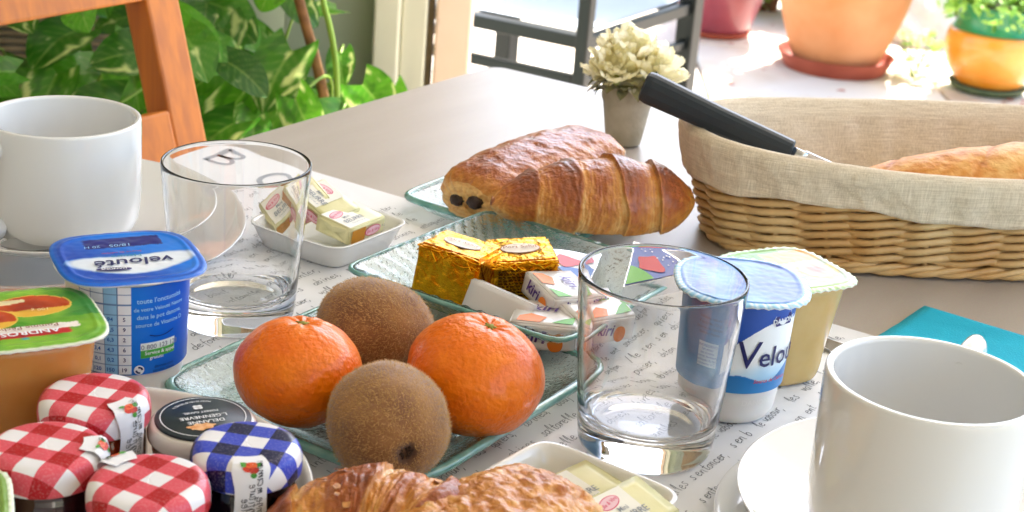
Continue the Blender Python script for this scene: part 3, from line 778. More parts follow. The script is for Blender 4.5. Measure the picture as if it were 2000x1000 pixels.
def veloute_right():
    a, H = .0330, .070
    t = thing('yoghurt_pot', 'blue and white yoghurt pot with crimped shiny lid, half seen through the right tumbler', 'yoghurt pot', T(.1155,.7415,.0013), 0, 'blue yoghurt pots')
    pot_body(.0280, H, .0252, 0, mat('milky_plastic', ()), t, 2.0, 2.0)
    cam_a = radians(-98.5)
    def lab(q, z):
        u = (q-cam_a)*.0275; v = z
        if u < -.0005:
            if -.0165 < u < -.0045 and .032 < v < .0450: return hexc('cfe0ee')
            return lerp(hexc('2a86c4'), hexc('1c6cb0'), (v-.02)/.045)
        top = .0515 + .004*sin((u-.004)*120) + (u-.012)*.35
        if v > top: return hexc('1a4fae')
        d = (v-.0215)/(top-.0215)
        if d < .22+.10*sin(u*160+1.5): return lerp(hexc('2b83c6'), hexc('1a6ab2'), d*2)
        return lerp(hexc('a9d3ee'), hexc('f2f6f8'), (d-.22)*4+.4*nz(u*90, v*90, 0, 1))
    band(t, .0256, .0200, .0662, cam_a-1.9, cam_a+2.0, lab, taper=.035, n=320, m=110)
    Rl = .0274
    for k in range(6): wtext(t, ("INGREDIENTS", "lait entier", "lait ecreme", "creme, ferments", "lactiques du lait", "conserver 6 C")[k], .0019, Rl, cam_a-.38, .0428-.0019*k, INK_BLUE)
    for k in range(4): wtext(t, ("Velouté nature", "4 pots de 125 g", "source de calcium", "danone france")[k], .0022, Rl, cam_a-.40, .0570-.0026*k, INK_NAVY)
    wtext(t, "V", .0205, Rl, cam_a+.30, .0345, INK_NAVY, .004, .05)
    wtext(t, "eloute", .0150, Rl, cam_a+1.16, .0350, INK_NAVY, .008, .05)
    wtext(t, "Source de Calcium", .0028, Rl, cam_a+.82, .0262, INK_RED, .01, .2)
    sh = [(-.006,-.0030),(.006,-.0030),(.0075,0),(.006,.0038),(-.006,.0030),(-.0072,0)]
    mo('brand_plate', place2d(poly2d(sh), 0,0,0, cyl(Rl+.0010, cam_a+.93, .0585)), INK_WHITE, t, smooth=False)
    mo('brand_plate', place2d(poly2d([(x*.92, y*.86) for x, y in sh]), 0,0,0, cyl(Rl+.0013, cam_a+.93, .0585)), mat('purple_navy_ink', ()), t, smooth=False)
    wtext(t, "DANONE", .0038, Rl, cam_a+.93, .0575, INK_WHITE, .02, dr=.0016)
    wtext(t, "DANONE", .0042, .0248, cam_a+.65, .0130, mat('embossed_plastic', (.84,.82,.78), .3), .01, dr=.0013)
    def col(x, y, r):
        if r > .90:
            q = atan2(y, x); return hexc('8cc8ea') if sin(q*62) > -.2 else hexc('d5ebf6')
        if r > .87: return hexc('2f86c8')
        k = .5+.5*nz(x*45, y*45, 0, 1, 3)
        c = lerp(hexc('6cb2ec'), hexc('0450b0'), min(1, k*1.3))
        if x > .004: 
            st = sin((x*.4+y)*1500*.45)
            c = lerp(c, hexc('1450b0'), min(1, (x-.004)/.008)*(.75+.25*st))
        if x < -.016 and sin(y*1900) > .3 and sin(x*900) > -.5: c = hexc('5a7fb0')
        return c
    lid(t, .0338, 2.7, H, col, m=mat('shiny_foil', (.8,.8,.8), .34, attr='Col', coat=.15, coatr=.1, bump=(120, .3, .0012)), crimp=1)
veloute_right()
def compote(loc, rz, label, H, body_m, colf, left=True, grp='fruit compote pots'):
    t = thing('compote_pot', label, 'compote pot', loc, rz, grp)
    R = []
    for r, z in sm([(.05,.001),(.70,.001),(.84,.0004),(.93,.003),(.985,.009),(1,.016)], 2): R.append(sring(.0245*r+.0001, .0245*r+.0001, 2.8, z, 96))
    for k in range(1, 10):
        s = k/9; R.append(sring(.0245+.0045*s, .0245+.0045*s, 2.8+.8*s, .016+(H-.018)*s, 96))
    mo('pot', rings(R), body_m, t)
    l = lid(t, .0335, 4.2, H, colf, m=mat('shiny_foil_print', (.8,.8,.8), .36, attr='Col', coat=.15, coatr=.12, bump=(90, .35, .0012)), crimp=.4 if left else 1, edge=(.85,.85,.78))
    return t
def peach_lid(x, y, r):
    q = .5+.5*nz(x*60, y*60, 0, 1, 7)
    if r > .97: return hexc('d8dcc2')
    c = lerp(hexc('2c8a1a'), hexc('94c43c'), q+.35*nz(x*160, y*160, 0, 1, 9)); c = lerp(c, hexc('0f7a3c'), max(0, min(1, (x*-1-.012)*60))*.8 if y < .004 else 0)
    # two fruits
    for cx, cy_, a, b in ((-.006, -.012, .0165, .0115), (.0150, -.001, .0120, .0105)):
        e = ((x-cx)/a)**2+((y-cy_)/b)**2
        if e < 1:
            k = .5+.5*nz(x*90, y*90, 1, 1, cx*100); c = lerp(hexc('9c1808'), hexc('d8581a'), k*.8+e*.25)
            if y-cy_ > b*.35: c = lerp(c, hexc('f0c244'), .8)
            c = lerp(c, hexc('7a1810'), .5*max(0, 1-e*2.5))
        elif e < 1.12: c = hexc('e9c552')
    if -.021 < y-.0*x < -.0165+.001*sin(x*200) and x > -.004: c = hexc('ead9a8')
    if .0100 < y < .0158 and -.021 < x < .024: c = hexc('efe6dc')
    if .0158 <= y < .0212 and -.0165 < x < .0180: c = hexc('c4242b')
    if .0218 < y < .0238 and ((x-.004)**2+(y-.0228)**2) < .0000022: c = hexc('3aa0a8')
    return c
t = compote(T(-.2115,.6375,.0013), radians(29)+pi, 'compote pot with green peach-printed lid at the left edge, in front of the yoghurt', .0640, mat('amber_compote', hexc('c98a48'), .25, sss=.4, sssr=(.008,), var=(60, hexc('bd7a38'), .6)), peach_lid)
zt = .0640+.0008
flat(t, text2d("ANDROS", .0062, 0, .02), .0008, .0162, 0, zt, INK_WHITE, 'lid_lettering')
flat(t, text2d("Pomme Pêche", .0046, 0, .005), .0010, .0113, 0, zt, mat('brown_ink', hexc('8a3a2a'), .5), 'lid_lettering')
flat(t, text2d("100 g", .0036, .1, .0), -.008, -.0065, 0, zt, mat('cream_ink', hexc('f2dcae'), .5), 'lid_lettering')
flat(t, text2d("Sans sucres ajoutés", .0026, 0, .0), .008, -.0200, 0, zt, mat('brown_ink', ()), 'lid_lettering')
def pear_lid(x, y, r):
    if r > .90:
        q = atan2(y, x); return hexc('e8efd8') if sin(q*50) > 0 else hexc('b9d79a')
    if r > .87: return hexc('8fbf5a')
    c = lerp(hexc('b8c09c'), hexc('7c9c58'), .5+.5*nz(x*50, y*50, 0, 1, 4))
    if y > .013 and x < .012: c = lerp(hexc('3a8418'), hexc('7cb83c'), .5+.5*nz(x*80, y*80, 0))
    if y > .008 and x > -.004 and y < .024: c = lerp(hexc('d88418'), hexc('ecb840'), .5+.5*nz(x*70, y*70, 2))
    e = ((x-.016)/.010)**2+((y+.006)/.011)**2
    if e < 1: c = lerp(hexc('d8603c'), hexc('f0c89c'), e)
    elif y < 0 and x > .002 and e < 1.6: c = hexc('e3c25c')
    return c
compote(T(.1460,.790,.0013), radians(29), 'pale compote pot with white and green crimped lid behind the blue yoghurt pot', .0620, mat('pale_compote', hexc('c4a870'), .22, sss=.4, sssr=(.008,), var=(60, hexc('b89a58'), .5)), pear_lid, False).scale = (.92, .92, .97)
# a sliver of another pot at the lower left corner
t = compote(T(-.2015,.5045,.0085), radians(20), 'pot with pale green lid in the bottom left corner, beside the jam jars', .040, mat('pale_compote', ()), lambda x, y, r: hexc('7da048') if r < .93 else hexc('dbe3c4'), False)
t.scale = (.8,.8,1)

# ------------------------------------------------------------------ jam jars
def gingham_mat(name, mid, deep, s=.0092, ang=.3):
    if name in MATS: return MATS[name]
    m = bpy.data.materials.new(name); m.use_nodes = True; n = m.node_tree.nodes; l = m.node_tree.links; b = n['Principled BSDF']
    a = n.new('ShaderNodeAttribute'); a.attribute_name = 'pat'; a.attribute_type = 'GEOMETRY'
    sx = n.new('ShaderNodeSeparateXYZ'); l.new(a.outputs['Vector'], sx.inputs[0])
    outs = []
    for k in range(2):
        d = n.new('ShaderNodeMath'); d.operation = 'MULTIPLY'; d.inputs[1].default_value = 1/(2*s); l.new(sx.outputs[k], d.inputs[0])
        f = n.new('ShaderNodeMath'); f.operation = 'FRACT'; l.new(d.outputs[0], f.inputs[0])
        g = n.new('ShaderNodeMath'); g.operation = 'GREATER_THAN'; g.inputs[1].default_value = .5; l.new(f.outputs[0], g.inputs[0]); outs.append(g)
    ad = n.new('ShaderNodeMath'); ad.operation = 'ADD'; l.new(outs[0].outputs[0], ad.inputs[0]); l.new(outs[1].outputs[0], ad.inputs[1])
    h = n.new('ShaderNodeMath'); h.operation = 'MULTIPLY'; h.inputs[1].default_value = .5; l.new(ad.outputs[0], h.inputs[0])
    r = n.new('ShaderNodeValToRGB'); r.color_ramp.interpolation = 'CONSTANT'; e = r.color_ramp.elements
    e[0].position = 0; e[0].color = (.82,.80,.80,1); e[1].position = .4; e[1].color = (*mid, 1); q = e.new(.9); q.color = (*deep, 1)
    # woven hatching inside the tinted squares
    tx = n.new('ShaderNodeTexNoise'); tx.inputs['Scale'].default_value = 900; l.new(a.outputs['Vector'], tx.inputs['Vector'])
    mx = n.new('ShaderNodeMix'); mx.data_type = 'RGBA'; mx.inputs[7].default_value = (.82,.78,.78,1)
    mr = n.new('ShaderNodeMapRange'); mr.inputs[1].default_value = .5; mr.inputs[2].default_value = .75; mr.inputs[3].default_value = 0; mr.inputs[4].default_value = .16
    l.new(tx.outputs['Fac'], mr.inputs[0]); l.new(mr.outputs[0], mx.inputs[0]); l.new(h.outputs[0], r.inputs[0]); l.new(r.outputs[0], mx.inputs[6]); l.new(mx.outputs[2], b.inputs['Base Color'])
    b.inputs['Roughness'].default_value = .30; b.inputs['Specular IOR Level'].default_value = .3; b.inputs['Coat Weight'].default_value = .12; b.inputs['Coat Roughness'].default_value = .08
    MATS[name] = m; return m
RG = gingham_mat('red_gingham', hexc('da5360'), hexc('b00a18')); BG = gingham_mat('blue_gingham', hexc('3646b8'), hexc('04043c'))
jar_glass = glass_mat('jar_glass', (1,1,1), 1.45)
def jam_jar(loc, rz, R, H, gm, jam, label, seal=None, base_label=True):
    t = thing('jam_jar', label, 'jam jar', loc, rz, 'small gingham-lidded jam jars')
    hl = .0125
    rj = R*.93
    o = sm([(0,.0008),(rj*.75,.0006),(rj*.92,.0010),(rj,.006),(rj,H*.55),(rj*.93,H-hl-.002),(rj*.90,H-hl+.004)], 2)
    jam_m = mat('jam_'+jam, {'dark': hexc('2a0d12'), 'amber': hexc('8a3212'), 'black': hexc('160c16')}[jam], .08, coat=1, sss=0)
    mo('jar', lathe(o, 72), jam_m, t)
    P = sm([(0,H-.0004),(R*.74,H-.0002),(R*.86,H-.0008),(R*.955,H-.0024),(R,H-.006),(R,H-hl+.001),(R*.985,H-hl),(R*.90,H-hl)], 3)
    P = [p for p in P]
    n = 96; V = []; A = []; arc = 0; pr = None; rows = [p for p in P if p[0] > 1e-6]
    for r, z in rows:
        if pr: arc += hypot(r-pr[0], z-pr[1])
        else: arc = r
        pr = (r, z)
        for i in range(n):
            q = 2*pi*i/n; V.append((r*cos(q), r*sin(q), z+ (.00012*nz(cos(q)*3, sin(q)*3, z*200)))); A.append((arc*cos(q)+.2037, arc*sin(q)+.2061, 0))
    F = [((j+1)*n+i, (j+1)*n+(i+1) % n, j*n+(i+1) % n, j*n+i) for j in range(len(rows)-1) for i in range(n)]
    F = [tuple(reversed(f)) for f in F]
    V.append((0,0,H-.0004)); A.append((.2037,.2061,0)); F += [(len(V)-1, i, (i+1) % n) for i in range(n)]
    mo('lid', (V, F), gm, t, attrs={'pat': A})
    if seal is not None:
        # paper strip from the top over the edge and down the glass, with a small strawberry print
        L = .034; wd = .0125
        def g(u, v, e=0):          # v from the top centre outwards/down
            r0 = R*.62 + v
            if r0 < R*.93: r, z = r0, H-.0001+e*1
            elif r0 < R*.93+.006:
                k = (r0-R*.93)/.006; r = R*.93+R*.085*sin(k*pi/2)+e*.7; z = H-.0006-.0055*(1-cos(k*pi/2))+e*.7
            else: r = R*1.015+e; z = H-.0061-(r0-R*.93-.006); r = max(r-(max(0, H-hl-z))*.10, rj+.0006+e) if z < H-hl else r
            r2 = u/max(r, .004)
            return (r*cos(r2)*cos(seal)-r*sin(r2)*sin(seal), r*cos(r2)*sin(seal)+r*sin(r2)*cos(seal), z)
        def wv(q): return wd*(.5+.12*math.exp(-((q-.28)/.12)**2)-.10*math.exp(-((q-.0)/.06)**2)+.08*math.exp(-((q-1)/.2)**2))
        (V, F), _ = grid(10, 60, lambda s, q: g((s-.5)*2*wv(q), q*L, .0007))
        mo('paper_seal', (V, F), mat('seal_paper', (.82,.81,.82), .6), t)
        for dx, dy, a, b, m in ((-.0012,.0085,.0021,.0016,'cf3a22'), (.0011,.0092,.0020,.0015,'b52a1a'), (.0002,.0070,.0022,.0013,'e0602c'), (.0030,.0072,.0012,.0007,'3f8a2e'), (-.0029,.0064,.0014,.0008,'57a23a'), (.0010,.0112,.0012,.0009,'3f8a2e')):
            mo('strawberry_print', place2d(ell2d(dx, dy, a, b), 0,0,0, lambda u, v, z=0: g(u, v, .0011)), mat('print_'+m, hexc(m), .5), t, smooth=False)
        rnd = random.Random(int(seal*100))
        for k, s in enumerate(("gelee", "confiture", "bonne maman")):
            vf, LL = handwriting(s, .0022, .0003, rnd)
            mo('handwriting', place2d(([(p[0], p[1]) for p in vf[0]], vf[1]), -.0036+.0030*k, .031, -pi/2, lambda u, v, z=0: g(u, v, .0011)), INK_BLACK, t, smooth=False)
    return t
def bowl(loc, R, label):
    P = sm([(0,.003),(R*.5,.003),(R*.52,0),(R*.6,0),(R*.62,.003),(R*.84,.007),(R*.97,.0230),(R,.0280),(R-.0012,.0290),(R-.0035,.0280),(R*.93,.0210),(R*.80,.0100),(R*.6,.0065),(0,.006)], 3)
    o = mo('shallow_bowl', lathe(P, 128), porcelain, None, loc=loc); tag(o, label, 'bowl')
bowl(T(-.164,.562,.0003), .092, 'shallow white bowl holding the small jam jars')
jam_jar(T(-.1705,.6010,.0075), radians(-12), .0235, .043, RG, 'amber', 'red gingham jam jar behind the others, with amber jam and a strawberry seal', seal=radians(-35)+radians(12))
jam_jar(T(-.1765,.5530,.0075), radians(-14), .0235, .043, RG, 'dark', 'red gingham jam jar at the left edge with its seal pointing right', seal=radians(5)+radians(14))
jam_jar(T(-.1310,.5330,.0075), radians(-25), .0235, .043, RG, 'dark', 'red gingham jam jar nearest the camera with its seal pointing up left', seal=radians(140)+radians(25))
jam_jar(T(-.1000,.5680,.0075), radians(-8), .0225, .0430, BG, 'black', 'blue gingham jam jar with dark jam and white strawberry seal', seal=radians(-75)+radians(8))
# leaf-shaped green print on the front of the dark jar
def black_jar():
    t = thing('spread_jar', 'small clear jar with matt black lid, behind the blue gingham jar', 'jar', T(-.1255,.6060,.0085), radians(27))
    R, H = .0225, .031
    o = sm([(0,.0008),(R*.6,.0006),(R*.78,.001),(R*.86,.005),(R*.92,.012),(R*.97,.020),(R*.97,.026)], 2)
    mo('jar', lathe(o, 72), mat('clear_jar_wall', (.50,.36,.27), .08, trans=.3, coat=1), t)
    mo('collar', lathe(sm([(R*.95,.0225),(R*1.04,.0228),(R*1.05,.0262),(R*1.0,.0295),(R*.9,H-.0006),(0,H-.0006)], 2), 96), mat('clear_collar', (.74,.70,.66), .12, coat=1), t)
    mo('lid', lathe([(R*.90,H-.0006),(R*.905,H+.0002),(R*.89,H+.0006),(0,H+.0006)], 96), mat('black_label', hexc('27343a'), .4), t)
    ring = [((R*.80)*cos(a), (R*.80)*sin(a)) for a in [2*pi*i/72 for i in range(73)]]
    z = H+.0009
    mo('ring_line', place2d(ribbon(ring, .0004), 0,0,0,None,z), INK_WHITE, t, smooth=False)
    # strip of the label that hangs down over the side
    (V, F), _ = grid(8, 24, lambda s, q: ((R*.86+q*.0075)*cos(radians(-88)+(s-.5)*.34) if q < .5 else (R*.86+.00375+.0006+ (q-.5)*.001)*cos(radians(-88)+(s-.5)*.34),
        (R*.86+q*.0075)*sin(radians(-88)+(s-.5)*.34) if q < .5 else (R*.86+.00375+.0006+(q-.5)*.001)*sin(radians(-88)+(s-.5)*.34), z-.0002-(0 if q < .25 else (q-.25)*.024)))
    mo('label_strip', (V, F), mat('black_label', ()), t)
    for s, y, sz in (("L.GENNEVRE", .0008, .0036), ("DELANNE", -.0036, .0036), ("FOREST GANEL", .0050, .0022)):
        mo('lid_lettering', place2d(text2d(s, sz, 0, .01), 0, y, pi, None, z+.0001), INK_WHITE, t, smooth=False)
    rnd = random.Random(4)
    for k in range(26):
        a = radians(65+50*k/26*1.4)
        if k % 7 == 6: continue
        mo('rim_lettering', place2d(text2d("NOISETTES NOUGAT CARAMEL E"[k % 25], .0019), .0152*cos(a), .0152*sin(a), a-pi/2+pi, None, z+.0001), INK_WHITE, t, smooth=False) if "NOISETTES NOUGAT CARAMEL E"[k % 25] != ' ' else None
    for dx, dy in ((-.0009,.0008),(.0009,.0008),(-.0009,-.0008),(.0009,-.0008)):
        mo('clover_mark', place2d(ell2d(dx, .0090+dy, .0011, .0011), 0,0,0,None,z+.0001), INK_WHITE, t, smooth=False)
    pts = [( (.0058+.0009*sin(5*a))*cos(a)-.003, (.0030+.0006*sin(7*a+1))*sin(a)-.0090) for a in [2*pi*i/40 for i in range(40)]]
    mo('nut_print', place2d(poly2d(pts), 0,0,0,None,z+.0001), mat('toffee_print', hexc('d9904a'), .5, var=(400, hexc('f0c89a'), .9)), t, smooth=False)
black_jar()

# ------------------------------------------------------------------ butter portions and cheeses
def pack(loc, rot, sx, sy, sz, label, name, cat, grp, m, folds=True, prints=(), seed=1, crumple=.0):
    """a wrapped rectangular portion with folded end flaps; prints = (part name, 2D geometry, face, material)"""
    t = thing(name, label, cat, loc, 0, grp, rot=rot)
    bm = bmesh.new(); bmesh.ops.create_cube(bm, size=1)
    for q in bm.verts: q.co = Vector((q.co.x*sx, q.co.y*sy, q.co.z*sz))
    bmesh.ops.bevel(bm, geom=bm.edges[:], offset=min(sx, sy, sz)*.06, segments=2, affect='EDGES')
    bmesh.ops.subdivide_edges(bm, edges=bm.edges[:], cuts=6, use_grid_fill=True)
    for q in bm.verts:
        p = q.co
        d = crumple*(nz(p.x*160, p.y*160, p.z*160, 1, seed)+.6*abs(nz(p.x*420, p.y*420, p.z*420, 1, seed+4)))
        q.co = p*(1+d) 
    bm.verts.index_update()
    vf = [tuple(q.co) for q in bm.verts], [tuple(x.index for x in f.verts) for f in bm.faces]; bm.free()
    mo('wrapper', vf, m, t, smooth=crumple < .02)
    if folds:
        for s in (-1, 1):
            # triangular folded flap on both short ends
            V = [(s*(sx/2+.0003), -sy*.47, sz*.44), (s*(sx/2+.0003), sy*.47, sz*.44), (s*(sx/2+.0011), 0, -sz*.12), (s*(sx/2+.0016), 0, sz*.30)]
            F = [(0,3,2),(3,1,2),(0,1,3)]
            V += [(s*(sx/2+.0003), -sy*.47, -sz*.44), (s*(sx/2+.0003), sy*.47, -sz*.44), (s*(sx/2+.0008), 0, sz*.05), (s*(sx/2+.0012), 0, -sz*.25)]
            F += [(4,7,6),(7,5,6),(4,5,7)]
            mo('folded_flap', (V, F), m, t, smooth=False)
    for ip, (nm, g, face, pm) in enumerate(prints):
        e = .0004 + .00009*ip + crumple*.004
        fn = {'top': lambda u, v, z=0: (u, v, sz/2+e), 'front': lambda u, v, z=0: (u, -sy/2-e, v), 'right': lambda u, v, z=0: (sx/2+e, u, v),
              'left': lambda u, v, z=0: (-sx/2-e, -u, v), 'back': lambda u, v, z=0: (-u, sy/2+e, v)}[face]
        mo(nm, place2d(g, 0,0,0,fn), pm, t, smooth=False)
    return t
def off(g, x, y, rot=0):
    V = place2d(g, x, y, rot)[0]; return [(p[0], p[1]) for p in V], g[1]
def rect(x0, y0, x1, y1): return poly2d([(x0,y0),(x1,y0),(x1,y1),(x0,y1)])
BUT = mat('butter_paper', hexc('e6e0ae'), .4, coat=.2, var=(60, hexc('d9d698'), .6), bump=(300, .3, .0006))
GOLDP = mat('golden_print', hexc('c98a22'), .3, metal=.3)
PINK_L = mat('pink_label', hexc('ecc3cc'), .5)
def butter(loc, rot, label, sx=.036, sy=.026, sz=.0105):
    pr = [('print_panel', rect(-sx*.46, -sy*.44, sx*.10, sy*.44), 'top', mat('pale_panel', hexc('f1efe4'), .5)),
          ('brand_oval', ell2d(-.009, .0055, .0068, .0034, .2), 'top', INK_PINK), ('brand_oval', ell2d(-.009, .0055, .0062, .0029, .2), 'top', PINK_L),
          ('lettering', off(text2d("Elle & Vire", .0028, .2, .01), -.009, .0047, .2), 'top', INK_PINK),
          ('lettering', off(text2d("Mini", .0036, 0, .01), -.006, -.0010), 'top', INK_GREY),
          ('lettering', off(text2d("BEURRE", .0052, 0, .01), -.004, -.0062), 'top', INK_GREY),
          ('lettering', off(text2d("doux 82% mat. gr.", .0018, 0, .0), -.004, -.0090), 'top', INK_GREY),
          ('print_panel', rect(-sx*.48, -sz*.42, -sx*.10, sz*.42), 'front', GOLDP),
          ('brand_oval', ell2d(.004, 0, .0080, .0034, .0), 'front', INK_PINK), ('brand_oval', ell2d(.004, 0, .0073, .0029, .0), 'front', PINK_L),
          ('lettering', off(text2d("Elle & Vire", .0030, .2, .01), .004, -.001), 'front', INK_PINK),
          ('lettering', off(text2d("10 g", .0024, 0, .0), .0145, 0), 'front', INK_GREY)]
    pr = [(a, b, c, d) for a, b, c, d in pr]
    return pack(loc, rot, sx, sy, sz, label, 'butter_portion', 'butter', 'wrapped butter portions', BUT, prints=pr, seed=3, crumple=.012)
r_ = radians
butter(T(-.1365,.938,.0215), (r_(20), r_(-28), r_(30)), 'butter portion leaning up in the left square dish, seen through the tumbler')
butter(T(-.1185,.935,.0240), (r_(8), r_(16), r_(-40)), 'white topped butter portion in the middle of the left square dish')
butter(T(-.1010,.9235,.0185), (r_(8), r_(0), r_(60)), 'butter portion at the right of the left square dish, pink brand oval facing right')
butter(T(.0385,.6150,.0125), (r_(4), r_(-3), r_(45)), 'butter portion lying flat in the right square dish', .036, .030, .0085)
butter(T(.0580,.5930,.0170), (r_(14), 0, r_(48)), 'butter portion tilted against the rim of the right square dish, brand oval facing the front', .036, .026, .0115)

GOLD = mat('gold_foil', hexc('f0b020'), .22, 1., bump=(140, .9, .003, 5), var=(90, hexc('d08a10'), .6))
def gold(loc, rot, sx, sy, sz, label, seed, lines=False):
    pr = [('print_oval', ell2d(0, 0, sx*.30, sy*.20), 'top', mat('brown_foil_print', hexc('8a5418'), .3, .6)), ('print_oval', ell2d(0, 0, sx*.285, sy*.185), 'top', mat('cream_foil_print', hexc('efe2d0'), .5, 0))]
    t = pack(loc, rot, sx, sy, sz, label, 'foil_cheese', 'cheese portion', 'gold foil cheese cubes', GOLD, prints=pr, seed=seed, crumple=.030)
    mo('lettering', place2d(text2d("Port Salut", sx*.13, .1, .01), 0, -.001, 0, lambda u, v, z=0: (u, v, sz/2+.0013)), mat('brown_foil_print', ()), t, smooth=False)
    if lines:
        rnd = random.Random(seed); g = []
        for k in range(9):
            x = -sx*.40
            while x < sx*.40:
                wd = rnd.uniform(.0008, .003); g.append(rect(x, sz*.28-k*.0019, min(x+wd, sx*.42), sz*.28-k*.0019+.0007)); x += wd+.0006
        mo('small_print', merge(*[([(u, -sy/2-.0009, v) for u, v in q[0]], q[1]) for q in g]), mat('dark_foil_print', hexc('6a4208'), .3, .6), t, smooth=False)['kind'] = 'stuff'
    # crumpled ridge of foil where the wrapping is gathered
    rnd = random.Random(seed)
    for k in range(5):
        P = [(-sx/2+sx*i/9, -sy/2*(.97), sz/2-.001+.0010*rnd.random()) for i in range(10)]
        P = [(x, y-.0012*abs(sin(i*1.3+k)), z-.002*k*rnd.random()) for i, (x, y, z) in enumerate(P)]
        mo('foil_crease', tube(P, [.0002+.0007*abs(sin(i*2.1+k)) for i in range(10)], 6, .6), GOLD, t, smooth=False)
    return t
gold(T(-.0300,.8300,.0270), (r_(-4), r_(5), r_(-22)), .038, .034, .036, 'tall gold foil cheese cube, the left one, behind the rear kiwi', 4)
gold(T(.0050,.8430,.0270), (r_(4), r_(-4), r_(12)), .038, .032, .028, 'gold foil cheese cube with rows of small print, the right one', 8, True)

KW = mat('glossy_carton', (.80,.80,.81), .3, coat=.3, bump=(80, .2, .001))
def kiri(loc, rot, sx, sy, sz, label, seed=1):
    pr = [('lettering', off(text2d("kiri", .0105, .15, .02), -.001, .0010), 'top', INK_PURPLE),
          ('colour_patch', poly2d([(-sx*.40,-sy*.42),(-sx*.05,-sy*.42),(.001,-sy*.20),(-sx*.22,-sy*.10),(-sx*.38,-sy*.22)]), 'top', INK_ORANGE),
          ('colour_patch', poly2d([(sx*.12,-sy*.40),(sx*.44,-sy*.40),(sx*.44,-sy*.10),(sx*.28,-sy*.22)]), 'top', INK_GREEN),
          ('lettering', off(text2d("kiri", .0100, .15, .02), -sx*.12, -.002, -.1), 'front', INK_PURPLE),
          ('colour_patch', ell2d(sx*.20, -.0025, .0042, .0048), 'front', INK_ORANGE),
          ('lettering', off(text2d("kiri", .0085, .15, .02), -.004, -.002, 1.2), 'right', INK_PURPLE),
          ('colour_patch', poly2d([(sy*.22,-sz*.45),(sy*.47,-sz*.45),(sy*.47,sz*.45),(sy*.12,sz*.45),(sy*.26,0)]), 'right', INK_GREEN),
          ('colour_patch', ell2d(sy*.36, -.001, .0030, .0048), 'right', INK_ORANGE),
          ('colour_patch', poly2d([(sy*.30,-sz*.45),(sy*.47,-sz*.45),(sy*.47,0),(sy*.36,-sz*.1)]), 'left', INK_ORANGE),
          ('lettering', off(text2d("kiri", .0070, .15, .02), 0, -.002), 'left', INK_PURPLE)]
    pr = [p for p in pr if p[0] != 'lettering'] + [p for p in pr if p[0] == 'lettering']
    return pack(loc, rot, sx, sy, sz, label, 'cream_cheese_portion', 'cheese portion', 'white cream cheese portions', KW, folds=False, prints=pr, seed=seed, crumple=.010)
kiri(T(.0215,.7855,.0190), (r_(0), r_(-2), r_(-8)), .036, .034, .0150, 'lower white cream cheese portion with purple lettering, nearest the right orange')
kiri(T(.0440,.7990,.0215), (r_(6), r_(2), r_(30)), .036, .034, .0150, 'white cream cheese portion with green corner, seen through the right tumbler', 5)
pack(T(-.0035,.7990,.0220), (r_(-22), r_(8), r_(-28)), .040, .012, .018, 'plain white cheese portion standing on edge below the gold cubes', 'cream_cheese_portion', 'cheese portion', 'white cream cheese portions', KW, prints=(), seed=6, crumple=.012)

def wedge(loc, rot, R, H, ang, label, seed, blue=True):
    t = thing('cheese_wedge', label, 'cheese portion', loc, 0, 'foil cheese wedges', rot=rot)
    a = radians(ang)
    pl = [(0,0)]+[(R*cos(-a/2+a*i/12), R*sin(-a/2+a*i/12)) for i in range(13)]
    n = len(pl); V = [(x, y, z) for z in (0, H) for x, y in pl]; F = [tuple(range(n-1, -1, -1)), tuple(range(n, 2*n))]+[(i, (i+1) % n, n+(i+1) % n, n+i) for i in range(n)]
    mo('wrapper', (V, F), mat('silver_foil', (.78,.78,.80), .22, .9, bump=(160, .6, .002)), t, smooth=False)
    s = .93; q = [(x*s+R*.03, y*s) for x, y in pl]
    mo('label', [(x, y, H+.0004) for x, y in q] and ([(x, y, H+.0004) for x, y in q], [tuple(range(n))]), mat('blue_star_label', hexc('1d4fa8'), .3, coat=.3) if blue else mat('white_label', (.8,.82,.84), .35), t, smooth=False)
    # green and white foot of the label, red patch, small white stars
    q = [(0+R*.05,0)]+[(R*.45*cos(-a/2*.9+a*.9*i/8), R*.45*sin(-a/2*.9+a*.9*i/8)) for i in range(9)]
    mo('label_band', ([(x, y, H+.0006) for x, y in q], [tuple(range(len(q)))]), INK_GREEN if blue else INK_BLUE, t, smooth=False)
    q = [(R*.62+.0075*cos(b)*(1+.22*sin(3*b)), .0082*sin(b)*(1+.18*cos(4*b))) for b in [2*pi*i/30 for i in range(30)]]
    mo('red_patch', ([(x, y, H+.0008) for x, y in q], [tuple(range(30))]), INK_RED, t, smooth=False)
    rnd = random.Random(seed)
    for k in range(14):
        r, b = R*rnd.uniform(.78, .92), rnd.uniform(-a/2*.8, a/2*.8)
        st = [((.0009 if i % 2 else .0004)*cos(pi*i/5)+r*cos(b), (.0009 if i % 2 else .0004)*sin(pi*i/5)+r*sin(b)) for i in range(10)]
        mo('star_print', ([(x, y, H+.0008) for x, y in st], [tuple(range(10))]), INK_WHITE, t, smooth=False)
wedge(T(.0610,.8290,.0175), (r_(10), r_(-8), r_(55)), .050, .012, 50, 'blue cheese wedge with white stars and a red patch, seen through the right tumbler', 1)
wedge(T(.0350,.8220,.0190), (r_(6), r_(-4), r_(100)), .044, .012, 50, 'cheese wedge with white label and red patch, right of the gold cubes', 2, False)
kiri(T(.0285,.8120,.0270), (r_(-6), r_(6), r_(-60)), .034, .030, .0130, 'cream cheese portion lying on top of the others, right of the gold foil cubes', 7)

